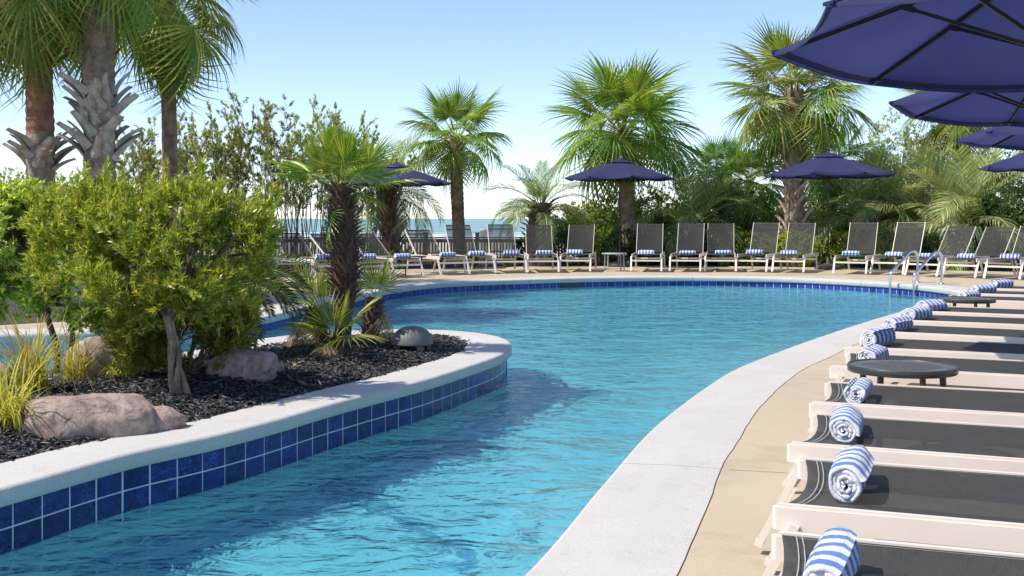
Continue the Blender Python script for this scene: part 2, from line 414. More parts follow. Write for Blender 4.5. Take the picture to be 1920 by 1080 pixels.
    # leaves
    leaf_mat('fan_leaf', [(0.0, (0.085, 0.155, 0.022)), (0.6, (0.15, 0.235, 0.035)), (0.95, (0.26, 0.30, 0.06)), (1.0, (0.36, 0.29, 0.10))], 0.5, 0.36)
    leaf_mat('fan_leaf_dark', [(0.0, (0.045, 0.105, 0.028)), (0.6, (0.085, 0.165, 0.04)), (1.0, (0.17, 0.23, 0.06))], 0.45, 0.36, gain=2.1)
    leaf_mat('fan_leaf_olive', [(0.0, (0.10, 0.155, 0.028)), (0.6, (0.175, 0.225, 0.045)), (0.94, (0.29, 0.29, 0.08)), (1.0, (0.40, 0.30, 0.12))], 0.5, 0.40)
    leaf_mat('fan_leaf_bright', [(0.0, (0.085, 0.16, 0.02)), (0.5, (0.16, 0.24, 0.035)), (0.9, (0.30, 0.30, 0.07)), (1.0, (0.38, 0.24, 0.08))], 0.48, 0.32, gain=1.5)
    leaf_mat('feather_leaf', [(0.0, (0.07, 0.12, 0.045)), (0.6, (0.125, 0.19, 0.07)), (1.0, (0.26, 0.28, 0.12))], 0.45, 0.34, gain=2.0)
    leaf_mat('feather_pale', [(0.0, (0.12, 0.16, 0.06)), (0.6, (0.21, 0.25, 0.10)), (1.0, (0.38, 0.36, 0.18))], 0.38, 0.36)
    leaf_mat('sago_leaf', [(0.0, (0.028, 0.055, 0.012)), (0.6, (0.055, 0.09, 0.02)), (1.0, (0.12, 0.13, 0.03))], 0.3, 0.3, gain=1.1)
    leaf_mat('dry_leaf', [(0.0, (0.16, 0.105, 0.06)), (0.6, (0.28, 0.20, 0.12)), (1.0, (0.42, 0.34, 0.23))], 0.3, 0.7)
    leaf_mat('petiole', [(0.0, (0.20, 0.24, 0.06)), (1.0, (0.30, 0.31, 0.09))], 0.1, 0.45)
    leaf_mat('yew_leaf', [(0.0, (0.05, 0.12, 0.018)), (0.35, (0.14, 0.205, 0.03)), (0.65, (0.27, 0.285, 0.045)), (0.92, (0.43, 0.38, 0.06)), (1.0, (0.33, 0.17, 0.05))], 0.5, 0.30, spec=0.6, gain=1.8)
    leaf_mat('pitto_leaf', [(0.0, (0.07, 0.115, 0.02)), (0.45, (0.15, 0.20, 0.04)), (0.85, (0.31, 0.31, 0.075)), (1.0, (0.46, 0.37, 0.11))], 0.55, 0.26, spec=0.7, gain=2.2)
    leaf_mat('oleander_leaf', [(0.0, (0.075, 0.11, 0.03)), (0.5, (0.16, 0.20, 0.06)), (0.9, (0.29, 0.29, 0.11)), (1.0, (0.34, 0.26, 0.12))], 0.55, 0.42, gain=2.1)
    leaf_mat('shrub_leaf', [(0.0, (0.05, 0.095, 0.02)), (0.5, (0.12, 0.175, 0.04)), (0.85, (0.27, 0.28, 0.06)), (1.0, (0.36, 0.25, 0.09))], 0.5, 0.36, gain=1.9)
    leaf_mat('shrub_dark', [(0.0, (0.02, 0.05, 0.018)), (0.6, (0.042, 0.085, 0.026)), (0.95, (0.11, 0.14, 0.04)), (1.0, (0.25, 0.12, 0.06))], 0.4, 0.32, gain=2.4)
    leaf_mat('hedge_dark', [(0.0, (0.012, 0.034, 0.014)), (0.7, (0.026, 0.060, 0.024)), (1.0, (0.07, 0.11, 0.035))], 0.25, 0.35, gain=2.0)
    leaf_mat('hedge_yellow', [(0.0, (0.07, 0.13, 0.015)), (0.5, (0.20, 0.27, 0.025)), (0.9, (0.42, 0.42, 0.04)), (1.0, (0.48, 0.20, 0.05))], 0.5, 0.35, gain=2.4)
    leaf_mat('grass_leaf', [(0.0, (0.20, 0.24, 0.04)), (0.5, (0.36, 0.33, 0.06)), (0.85, (0.50, 0.33, 0.06)), (1.0, (0.46, 0.20, 0.05))], 0.40, 0.45)
    leaf_mat('strap_leaf', [(0.0, (0.12, 0.18, 0.04)), (0.6, (0.25, 0.28, 0.06)), (1.0, (0.45, 0.40, 0.12))], 0.40, 0.4)
make_materials()
M = MATS

# ------------------------------------------------------------------ outlines of the pool, its peninsula and the deck
POOL = [(-2.6, -2.0), (-1.55, -0.2), (-1.0, 1.0), (-0.47, 2.3), (0.026, 3.6), (0.40, 4.9), (0.78, 6.19), (1.306, 7.62), (1.79, 8.75),
        (3.03, 10.98), (4.75, 13.8), (6.25, 15.9), (6.95, 17.2), (7.12, 18.4), (6.85, 19.75), (6.25, 20.75), (5.5, 21.6), (4.64, 22.0), (3.6, 22.2), (2.5, 22.15),
        (1.4, 21.85), (0.41, 21.35), (-0.4, 20.85), (-1.16, 20.2), (-1.72, 19.2), (-2.12, 17.9), (-2.40, 16.3), (-2.68, 14.6), (-2.95, 12.95), (-3.4, 11.95), (-4.1, 11.45),
        (-5.3, 11.1), (-7.0, 10.6), (-9.0, 10.2), (-10.5, 9.0), (-11.0, 5.0), (-10.0, 0.0), (-7.0, -2.5), (-4.5, -3.0)]
ISLE = [(-11.6, 1.6), (-6.0, 1.5), (-4.2, 1.9), (-3.0, 2.7), (-2.42, 3.55), (-2.02, 4.41), (-1.73, 5.10), (-1.47, 5.5), (-1.26, 5.91), (-1.04, 6.44), (-0.73, 7.09),
        (-0.56, 7.44), (-0.30, 8.12), (-0.09, 8.75), (-0.005, 9.3), (-0.035, 9.86), (-0.22, 10.35), (-0.63, 10.72), (-1.22, 10.80), (-1.8, 10.5), (-2.2, 10.03),
        (-2.5, 9.3), (-2.85, 8.5), (-3.5, 7.55), (-4.5, 7.0), (-6.0, 6.6), (-11.6, 6.3)]
TILE = 0.156
WATER = -0.185
pool = smooth_closed(POOL, TILE); poolN = normals(pool)        # counter-clockwise: outward normal points to the deck
isle = smooth_closed(ISLE, TILE); isleN = normals(isle)
if area2(pool) < 0: pool.reverse(); poolN = normals(pool)
if area2(isle) < 0: isle.reverse(); isleN = normals(isle)
pool = [p + nn * 0.030 for p, nn in zip(pool, poolN)]; poolN = normals(pool)
isle = [p - nn * 0.036 for p, nn in zip(isle, isleN)]; isleN = normals(isle)
IS_TOP = 0.085
COPW = 0.45

def build_ground():
    deck_out = [(-13, -7), (14.5, -7), (14.8, 16), (13.8, 20.2), (12.2, 22.8), (10.4, 24.6), (8.2, 26.0), (5.6, 27.0), (3.0, 27.4), (0.5, 27.0), (-1.6, 26.0),
                (-3.7, 24.6), (-5.4, 22.6), (-5.6, 19.5), (-4.6, 16.0), (-4.2, 13.2), (-5.6, 12.0), (-9.0, 11.2), (-13, 10.9)]
    dp = [Vector((x, y, 0)) for x, y in deck_out]
    sm = []
    n = len(dp)
    for i in range(n):
        for k in range(4): sm.append(dp[i].lerp(dp[(i + 1) % n], k / 4))
    # deck sheet with a hole outside the coping; the inner edge wanders a little, as the cracked joint does
    hole = []
    for i, (p, nn) in enumerate(zip(pool, poolN)):
        w = mnoise.noise(Vector((p.x * 1.1, p.y * 1.1, 3.1))) * 0.030 + mnoise.noise(Vector((p.x * 6, p.y * 6, 1.7))) * 0.008
        hole.append(p + nn * (COPW + 0.0035 + w))
    mb = MB(); fill(mb, [sm, hole[::-1]], 0.0)
    # outer edge face
    vs = [(p.x, p.y, 0) for p in sm] + [(p.x, p.y, -0.12) for p in sm]; k = len(sm)
    mb.add(vs, [(i, i + k, (i + 1) % k + k, (i + 1) % k) for i in range(k)])
    vs = [(p.x, p.y, 0) for p in hole] + [(p.x, p.y, -0.10) for p in hole]; k = len(hole)
    mb.add(vs, [(i, (i + 1) % k, (i + 1) % k + k, i + k) for i in range(k)])
    deck_o = tag(mb.build('deck', M['deck']), kind='structure')
    # coping in cast sections
    cop = empty('pool_coping'); tag(cop, kind='structure')
    n = len(pool); cuts = []; i = 0
    joint = min(range(n), key=lambda q: (pool[q] - gp(1158, 862)).length)
    sec = 22
    starts = [(joint + sec * q) for q in range(n // sec + 1)]
    for q in range(len(starts)):
        a = starts[q]; b = min(starts[q] + sec, joint + n)
        if b - a < 1: continue
        mb = MB(); P = []; N = []
        for j in range(a, b + 1):
            p, nn = pool[j % n], poolN[j % n]; P.append(p.copy()); N.append(nn)
        d0 = (P[1] - P[0]).normalized(); d1 = (P[-1] - P[-2]).normalized()
        P[0] = P[0] + d0 * 0.004; P[-1] = P[-1] - d1 * 0.004
        outs = [COPW + mnoise.noise(Vector((p.x * 1.1, p.y * 1.1, 3.1))) * 0.030 + mnoise.noise(Vector((p.x * 6, p.y * 6, 1.7))) * 0.008 - 0.0015 for p in P]
        prof0 = [(0.012, -0.092), (-0.022, -0.090), (-0.030, -0.078), (-0.032, -0.030), (-0.029, -0.013), (-0.021, -0.004), (-0.008, 0.000)]
        m_ = len(prof0) + 3; vs = []
        for p, nn, ow in zip(P, N, outs):
            for o, z in prof0 + [(ow * 0.5, 0.006), (ow, 0.002), (ow, -0.09)]: vs.append((p.x + nn.x * o, p.y + nn.y * o, z))
        fs = [(x * m_ + j, (x + 1) * m_ + j, (x + 1) * m_ + j + 1, x * m_ + j + 1) for x in range(len(P) - 1) for j in range(m_ - 1)]
        mb.add(vs, fs, True)
        for q in range(len(fs)): mb.sm[q] = q % (m_ - 1) < 6
        mb.add(vs[:m_], [tuple(range(m_))]); mb.add(vs[-m_:], [tuple(range(m_))[::-1]])
        mb.build('coping_section', M['coping'], cop)
    # control joints running on across the deck
    for q in range(len(starts)):
        j = starts[q] % n; p, nn = pool[j], poolN[j]
        if p.y < -1 or p.x < -3.5: continue
        L0, L1 = COPW + .03, COPW + (3.2 if p.y < 18 else 2.4); mbj = MB(); side = Vector((-nn.y, nn.x, 0)); pts = []
        for k in range(13):
            u = L0 + (L1 - L0) * k / 12; pts.append(p + nn * u + side * .006 * mnoise.noise(Vector((u * 3, q * 5.1, 0))))
        vs = []
        for pt in pts: vs += [(pt.x - side.x * .0022, pt.y - side.y * .0022, .0012), (pt.x + side.x * .0022, pt.y + side.y * .0022, .0012)]
        mbj.add(vs, [(2 * k, 2 * k + 1, 2 * k + 3, 2 * k + 2) for k in range(12)]); mbj.build('joint', M['joint'], deck_o)
    # dark bedding under the joints
    mb = MB(); sweep(mb, pool, poolN, [(0.03, -0.095), (COPW + 0.2, -0.095)], closed=True); o = mb.build('bedding', M['mulch_soil'], cop)
    # basin
    mb = MB(); sweep(mb, pool, poolN, [(0.035, -0.05), (0.0, -0.05), (0.0, -1.3)], closed=True, smooth=True)
    wall = tag(mb.build('pool_wall', M['grout']), kind='structure')
    mb = MB(); sweep(mb, pool, poolN, [(0.002, -0.2065), (-0.003, -0.209), (-0.003, -0.64), (-0.08, -0.75), (-0.25, -0.82)], closed=True)
    fl = [p - nn * 0.25 for p, nn in zip(pool, poolN)]
    fill(mb, [fl], -0.82)
    floor_o = tag(mb.build('pool_floor', M['plaster']), kind='structure')
    # tiles of the outer wall: the row at the waterline one by one
    tm = MB(); tm.box((0, 0, 0.02), (TILE - 0.007, 0.010, 0.110)); tme = tm.mesh('tile', M['tile_outer']); pme_ = tm.mesh('tile', M['tile_pale'])
    cnt = 0; rest = MB()
    for i in range(n):
        a, b = pool[i], pool[(i + 1) % n]; c = (a + b) / 2; d = (b - a).normalized(); nn = Vector((d.y, -d.x, 0))
        pos = c + nn * 0.0032
        rot = math.atan2(d.y, d.x)
        vis = c.y > 10.9 and c.x < 7.3 and c.x > -6.0 and (c.y > 12.6 or c.x < -2.8)
        if vis and cnt < 290:
            o = obj('tile', tme if c.x > -3.35 else pme_, wall, (pos.x, pos.y, -0.167)); o.rotation_euler = (random.uniform(-.004, .004), 0, rot); cnt += 1
        else:
            rest.box((pos.x, pos.y, -0.147), (TILE - 0.007, 0.010, 0.110), Matrix.Rotation(rot, 3, 'Z'))
    tag(rest.build('tile_row', M['tile_outer'], wall), kind='stuff')
    # skimmer mouth in the far wall
    sk = MB(); p = gp(1058, 531, -0.12); i = min(range(n), key=lambda q: (pool[q] - Vector((p.x, p.y, 0))).length)
    d = (pool[(i + 1) % n] - pool[i]).normalized(); c = pool[i] - poolN[i] * 0.012
    rz = Matrix.Rotation(math.atan2(d.y, d.x), 3, 'Z')
    sk.box((c.x, c.y, -0.167), (0.46, 0.012, 0.155), rz); o = sk.build('skimmer_mouth', M['frame_dark'], wall)
    # added underwater ledge along the near wall; pale plaster stands in for sunlight
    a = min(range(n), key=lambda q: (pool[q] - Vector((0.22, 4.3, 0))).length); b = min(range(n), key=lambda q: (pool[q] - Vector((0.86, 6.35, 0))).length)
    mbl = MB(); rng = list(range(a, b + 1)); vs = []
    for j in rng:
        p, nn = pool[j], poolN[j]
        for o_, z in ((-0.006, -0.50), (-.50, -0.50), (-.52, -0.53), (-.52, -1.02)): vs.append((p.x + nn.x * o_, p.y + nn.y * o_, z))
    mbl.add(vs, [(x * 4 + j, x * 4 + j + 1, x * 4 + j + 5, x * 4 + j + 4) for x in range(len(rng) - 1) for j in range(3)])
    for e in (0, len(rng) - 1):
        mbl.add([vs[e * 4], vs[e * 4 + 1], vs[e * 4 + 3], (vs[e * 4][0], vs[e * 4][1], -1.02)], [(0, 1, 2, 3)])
    lo_ = tag(mbl.build('sun_patch_ledge', M['plaster_sun_patch']), kind='structure')
    # band of darker tiles running across the floor between the peninsula and the near wall
    p0, p1 = Vector((-1.06, 6.40, -0.817)), Vector((0.27, 4.40, -0.817)); d = (p1 - p0).normalized(); nb_ = int((p1 - p0).length / TILE)
    lt = MB(); lt.box((0, 0, 0), (TILE - .006, TILE - .006, .006)); lme = lt.mesh('floor_tile', M['tile_floor'])
    for k in range(nb_ + 1):
        c = p0 + d * (k + .5) * TILE; o = obj('floor_tile', lme, floor_o, (c.x, c.y, c.z)); o.rotation_euler = (0, 0, math.atan2(d.y, d.x))
    # water
    mb = MB(); fill(mb, [[p + nn * 0.0 for p, nn in zip(pool, poolN)]], WATER, 0, True)
    w_ = tag(mb.build('pool_water', M['pool_water']), kind='structure'); w_.cycles.is_caustics_caster = True
    # ground beyond the deck, falling to the beach
    outer = [Vector(p + (0,)) for p in ((-90, -30), (90, -30), (90, 35), (-90, 35))]
    mb = MB(); gh = [p - Vector((0, 0, 0)) for p in sm]
    fill(mb, [outer, gh[::-1]], -0.03)
    prof = [(35, -0.03), (45, -0.6), (70, -2.2), (110, -3.4), (200, -3.9), (330, -4.3), (460, -6)]
    vs = []; fs = []; nx = 9; xs = [-2500, -800, -250, -90, 0, 90, 250, 800, 2500]
    for y, z in prof:
        for x in xs: vs.append((x * (1 if y > 36 else 1), y, z))
    for a in range(len(prof) - 1):
        for b in range(nx - 1): fs.append((a * nx + b, a * nx + b + 1, (a + 1) * nx + b + 1, (a + 1) * nx + b))
    mb.add(vs, fs, True)
    tag(mb.build('ground', M['ground']), kind='structure')
    mb = MB(); mb.add([(-30000, 300, -4.2), (30000, 300, -4.2), (30000, 40000, -4.2), (-30000, 40000, -4.2)], [(0, 1, 2, 3)])
    tag(mb.build('sea', M['sea']), kind='structure')
    # breakers rolling in
    for (y, h, seed) in ((335, .6, 1), (372, 0.5, 2), (430, 0.5, 3)):
        mb = MB(); rows = []
        for k in range(220):
            x = -220 + k * 2.0
            a = max(0.0, 0.25 + 0.9 * mnoise.noise(Vector((x * 0.03, seed * 7, 0))) + 0.5 * mnoise.noise(Vector((x * 0.15, seed * 3, 0)))) * h
            yy = y + 5 * mnoise.noise(Vector((x * 0.012, seed, 2)))
            rows.append([(x, yy - 5, -4.25), (x, yy - 2.5, -4.2 + a * 0.45), (x, yy, -4.2 + a), (x, yy + 1.2, -4.2 + a * 0.9), (x, yy + 4, -4.25)])
        vs = [v for r in rows for v in r]
        mb.add(vs, [(a * 5 + b, (a + 1) * 5 + b, (a + 1) * 5 + b + 1, a * 5 + b + 1) for a in range(219) for b in range(4)], True)
        tag(mb.build('surf', M['foam']), kind='structure')

def isle_h(x, y):
    """height of the mulch on the peninsula"""
    d = min((Vector((x, y, 0)) - p).length for p in isle[::3])
    t = max(0.0, min(1.0, (d - 0.34) / 0.8))
    return 0.068 + 0.075 * t * t * (3 - 2 * t) + 0.02 * mnoise.noise(Vector((x * 2.2, y * 2.2, 0)))

def build_isle():
    n = len(isle)
    mb = MB()
    W = 0.345
    prof = [(-0.005, IS_TOP - 0.078), (0.028, IS_TOP - 0.077), (0.035, IS_TOP - 0.070), (0.036, IS_TOP - 0.030), (0.033, IS_TOP - 0.013), (0.024, IS_TOP - 0.004), (0.010, IS_TOP),
            (-W * 0.5, IS_TOP + 0.004), (-W, IS_TOP - 0.004), (-W, IS_TOP - 0.09)]
    sweep(mb, isle, isleN, prof, closed=True, flat_from=6)
    tag(mb.build('island_coping', M['coping']), kind='structure')
    mb = MB(); sweep(mb, isle, isleN, [(-0.04, IS_TOP - 0.06), (-0.012, IS_TOP - 0.09), (-0.012, -1.3)], closed=True)
    wall = tag(mb.build('island_wall', M['grout']), kind='structure')
    mb = MB(); sweep(mb, isle, isleN, [(-0.0125, -0.2135), (-0.004, -0.217), (-0.004, -1.3)], closed=True); mb.build('basin_plaster', M['plaster'], wall)
    tm = MB(); hw, hz = (TILE - 0.007) / 2, 0.0745
    hw -= .001
    tm.add([(-hw, 0.004, -hz), (hw, 0.004, -hz), (hw, 0.004, hz), (-hw, 0.004, hz), (-hw, -0.0018, -hz), (hw, -0.0018, -hz), (hw, -0.0018, hz), (-hw, -0.0018, hz)],
           [(4, 5, 6, 7), (0, 1, 5, 4), (1, 2, 6, 5), (2, 3, 7, 6), (3, 0, 4, 7)])
    tme = tm.mesh('tile', M['tile']); rest = MB(); tme2 = tme.copy()
    for v in tme2.vertices: v.co.z *= .114 / .149
    for i in range(n):
        a, b = isle[i], isle[(i + 1) % n]; c = (a + b) / 2; d = (b - a).normalized(); nn = Vector((d.y, -d.x, 0))
        rot = math.atan2(d.y, d.x); pos = c - nn * 0.012
        seen = nn.dot(Vector((0 - c.x, 0 - c.y, 0))) > -0.3 and c.y > 3.9
        for zz in (-0.0165, -0.155):
            if seen:
                o = obj('tile', tme if zz > -.1 else tme2, wall, (pos.x, pos.y, zz)); o.rotation_euler = (random.uniform(-.006, .006), 0, rot + random.uniform(-.004, .004))
            else: rest.box((pos.x + nn.x * .003, pos.y + nn.y * .003, zz), (TILE - .007, .01, .149 if zz > -.1 else .114), Matrix.Rotation(rot, 3, 'Z'))
    tag(rest.build('tile_row', M['tile'], wall), kind='stuff')
    # mulch bed
    inner = [p - nn * (W - 0.02) for p, nn in zip(isle, isleN)]
    st = 0.11; vs = {}; mb = MB(); xs = np.arange(-6.2, 0.2, st); ys = np.arange(1.6, 11.0, st); idx = {}
    for i, x in enumerate(xs):
        for j, y in enumerate(ys):
            if inside(inner, x, y): idx[(i, j)] = len(mb.v); mb.v.append((x, y, isle_h(x, y) - 0.008))
    for (i, j) in idx:
        q = [(i, j), (i + 1, j), (i + 1, j + 1), (i, j + 1)]
        if all(k in idx for k in q): mb.f.append(tuple(idx[k] for k in q)); mb.sm.append(True); mb.mi.append(0)
    fill(mb, [inner], 0.052)
    bed = tag(mb.build('mulch_bed', M['mulch_soil']), kind='structure')
    # chips
    rs = np.random.RandomState(3); P = []
    while len(P) < 15000:
        y = rs.uniform(3.6, 10.9); x = rs.uniform(-3.4, 0.0)
        if x / y < -0.50 and rs.rand() < 0.8: continue
        if not inside(inner, x, y): continue
        P.append((x, y))
    V = []; Q = []; k = 0
    for (x, y) in P:
        z = isle_h(x, y) + rs.uniform(-0.004, 0.012)
        L = rs.uniform(0.012, 0.042); w = rs.uniform(0.004, 0.011); t = rs.uniform(0.002, 0.006)
        m3 = Euler((rs.uniform(-.55, .55), rs.uniform(-.55, .55), rs.uniform(0, 6.28))).to_matrix()
        b = [(-L, -w, 0), (L * rs.uniform(.7, 1), -w * .5, 0), (L, w * .6, 0), (-L * rs.uniform(.6, 1), w, 0)]
        for zz in (0, t):
            for q in b:
                v = m3 @ Vector((q[0], q[1], zz)); V.append((v.x + x, v.y + y, v.z + z))
        Q += [(k + 4, k + 5, k + 6, k + 7), (k, k + 1, k + 5, k + 4), (k + 1, k + 2, k + 6, k + 5), (k + 2, k + 3, k + 7, k + 6), (k + 3, k, k + 4, k + 7)]
        k += 8
    tag(obj('mulch_chips', fast_mesh('mulch_chips', np.array(V), np.array(Q), M['mulch'])), 'black shredded bark mulch covering the peninsula bed', 'mulch', kind='stuff')

build_ground()
build_isle()

# ------------------------------------------------------------------ leaves in bulk (numpy)
def leaf_quads(base, dirv, side, L, W, curl=None, up=None):
    """kite shaped leaves: base, two shoulders, tip; with a tip that bends by curl along up"""
    n = len(base); V = np.empty((n, 4, 3))
    mid = base + dirv * (L * 0.45)[:, None]
    V[:, 0] = base; V[:, 1] = mid + side * (W * 0.5)[:, None]; V[:, 3] = mid - side * (W * 0.5)[:, None]
    V[:, 2] = base + dirv * L[:, None]
    if curl is not None: V[:, 2] += up * curl[:, None]; V[:, 0] += up * (curl * 0.4)[:, None]
    return V.reshape(-1, 3), np.arange(n * 4).reshape(n, 4)
def unit(a): return a / np.maximum(1e-9, np.linalg.norm(a, axis=-1, keepdims=True))
def sprigs(rs, C, A, nl, spread, L, W, axlen, jitter=0.25):
    """nl leaves round each sprig axis"""
    n = len(C); C = np.repeat(C, nl, 0); A = unit(np.repeat(A, nl, 0))
    r = rs.normal(size=C.shape); perp = unit(r - (r * A).sum(1, keepdims=True) * A)
    t = rs.rand(len(C)); a = spread[0] + (spread[1] - spread[0]) * rs.rand(len(C))
    d = unit(A * np.cos(a)[:, None] + perp * np.sin(a)[:, None])
    side = unit(np.cross(d, A + rs.normal(size=C.shape) * 0.3)); up = np.cross(side, d)
    base = C + A * (t * axlen)[:, None]
    ll = L * (1 + jitter * rs.uniform(-1, 1, len(C))); ww = W * (1 + jitter * rs.uniform(-1, 1, len(C)))
    return leaf_quads(base, d, side, ll, ww, -0.12 * ll, up)
def cloud(rs, blobs, n, gap_scale=2.2, gap=0.0, shell=0.55, flat_bottom=None):
    """points in a union of ellipsoids, denser toward the skin; returns points and outward directions"""
    vol = np.array([b[1][0] * b[1][1] * b[1][2] for b in blobs]) ** 0.75; vol /= vol.sum()
    P = []; D = []
    off = rs.rand() * 50
    while len(P) < n:
        k = rs.choice(len(blobs), p=vol); c, r = blobs[k]
        d = rs.normal(size=3); d /= np.linalg.norm(d)
        rad = shell + (1 - shell) * rs.rand() if rs.rand() < 0.8 else rs.rand()
        q = np.array(c) + d * np.array(r) * rad
        if flat_bottom is not None and q[2] < flat_bottom: continue
        if gap and mnoise.noise(Vector((q[0] * gap_scale + off, q[1] * gap_scale, q[2] * gap_scale))) < gap - 0.5 + 0.0: continue
        P.append(q); D.append(d / np.array(r))
    return np.array(P), unit(np.array(D))
def branchy(mb, root, tips, rs, r0, r1, n=5, wob=0.06, sides=6):
    for t in tips:
        a = Vector(root); b = Vector(t); pts = []; rad = []
        L = (b - a).length
        for k in range(n + 1):
            u = k / n; p = a.lerp(b, u); p.z += 0.12 * L * math.sin(u * PI)
            if 0 < k < n: p += Vector(rs.normal(size=3)) * wob * L * 0.5
            pts.append(p); rad.append(r0 + (r1 - r0) * u)
        mb.tube(pts, rad, sides)

def shrub(name, label, cat, base, blobs, n, leaf, mat, stem_mat='stem_brown', tips=6, r0=0.02, seed=0, group=None, gap=0.42, gap_scale=2.2, upbias=0.5, nl=6, shell=0.55, spread=(0.3, 1.1), axlen=0.05, stems=None):
    rs = np.random.RandomState(seed + 11)
    root = empty(name, base); tag(root, label, cat, group)
    P, D = cloud(rs, blobs, n, gap_scale, gap, shell, 0.03)
    A = unit(D + np.array([0, 0, upbias]) + rs.normal(size=D.shape) * 0.35)
    V, Q = sprigs(rs, P, A, nl, spread, leaf[0], leaf[1], axlen)
    obj('foliage', fast_mesh('foliage', V, Q, M[mat]), root)
    mb = MB()
    sel = [P[i] * np.array([0.85, 0.85, 0.9]) for i in rs.choice(len(P), tips)]
    branchy(mb, (0, 0, -0.03), sel, rs, r0, r0 * 0.25)
    mb.build('stem', M[stem_mat], root)
    return root

# ------------------------------------------------------------------ palm fronds
def fan_mesh(name, rs, mat, pet=0.75, blade=0.8, nseg=38, spread=250, droop=0.35, tilt=25, fold=0.5, wide=1.0, petr=0.011, ragged=0.15):
    mb = MB()
    # petiole arcs down a little
    pts = []; K = 5
    for k in range(K + 1):
        u = k / K; pts.append(Vector((pet * u, 0, -0.10 * pet * u * u)))
    mb.tube(pts, [petr * (1.5 - 0.8 * k / K) for k in range(K + 1)], 5, mi=1)
    end = pts[-1]; tl = Matrix.Rotation(R(tilt), 3, 'Y')
    dphi = R(spread) / nseg
    for s in range(nseg):
        phi = -R(spread) / 2 + dphi * (s + 0.5)
        L = blade * (0.80 + 0.20 * math.cos(phi)) * (1 + rs.uniform(-ragged, ragged * 0.4))
        costa = 0.16 * blade * max(0.0, math.cos(phi)) ** 2
        d = Vector((math.cos(phi), math.sin(phi), 0)); sd = Vector((-d.y, d.x, 0))
        org = Vector((costa, 0, 0)); dr = droop * rs.uniform(0.7, 1.35); tw = rs.uniform(-0.25, 0.25)
        vs = []
        for t in (0.0, 0.42, 0.74, 1.0):
            hw = L * max(t, 0.04) * math.tan(dphi / 2) * 1.02 * wide
            if t > 0.42: hw = L * 0.42 * math.tan(dphi / 2) * wide * (1 - (t - 0.42) / 0.58) * 1.0 + 0.0012
            c = org + d * (L * t)
            z = -dr * L * t * t * (1.0 + 0.8 * max(0, t - 0.6)) - 0.25 * abs(math.sin(phi / 2)) * L * t * t * 0.6
            f = hw * fold * (1 if s % 1 == 0 else -1)
            for o, zz in ((-hw, -f), (0, f * 0.6), (hw, -f)):
                v = c + sd * o; v.z = z + zz + tw * o
                vs.append(end + tl @ v)
        fs = []
        for r in range(3):
            for c_ in range(2): fs.append((r * 3 + c_, r * 3 + c_ + 1, (r + 1) * 3 + c_ + 1, (r + 1) * 3 + c_))
        mb.add(vs, fs, False, 0)
    return mb.mesh(name, [M[mat], M['petiole'] if 'dry' not in mat else M['dry_leaf']])

def feather_mesh(name, rs, mat, L=1.9, n=46, leaf=0.42, bend=70, vee=0.35, lw=0.020, droop=0.25, bare=0.14, petr=0.014, fwd=0.75):
    mb = MB(); K = 14; pts = []; dirs = []; p = Vector((0, 0, 0))
    for k in range(K + 1):
        u = k / K; th = -R(bend) * (u ** 1.5)
        d = Vector((math.cos(th), 0, math.sin(th))); pts.append(p.copy()); dirs.append(d); p = p + d * (L / K)
    mb.tube(pts, [petr * (1.25 - 1.1 * k / K) for k in range(K + 1)], 5, mi=1)
    for i in range(n):
        u = bare + (0.995 - bare) * i / (n - 1); x = u * K; k = min(K - 1, int(x)); t = x - k
        c = pts[k].lerp(pts[k + 1], t); d = dirs[k].lerp(dirs[k + 1], t).normalized(); upv = Vector((-d.z, 0, d.x))
        w = (u - bare) / (1 - bare)
        ll = leaf * (0.45 + 0.75 * math.sin(PI * min(1, 0.15 + 0.80 * w)) ** 0.8) * rs.uniform(0.85, 1.1)
        for sgn in (-1, 1):
            fw = fwd + 0.5 * w + rs.uniform(-.12, .12); v_ = vee + rs.uniform(-.18, .18)
            dl = (d * fw + Vector((0, sgn, 0)) + upv * v_).normalized(); tipd = (dl + Vector((0, 0, -droop * rs.uniform(0.7, 1.8)))).normalized()
            wd = dl.cross(upv).normalized() * lw * 0.5
            a = c; b = c + dl * ll * 0.5; e = b + tipd * ll * 0.5
            mb.add([a - wd * .5, a + wd * .5, b + wd, b - wd, e + wd * .12, e - wd * .12], [(0, 1, 2, 3), (3, 2, 4, 5)], False, 0)
    return mb.mesh(name, [M[mat], M['petiole']])

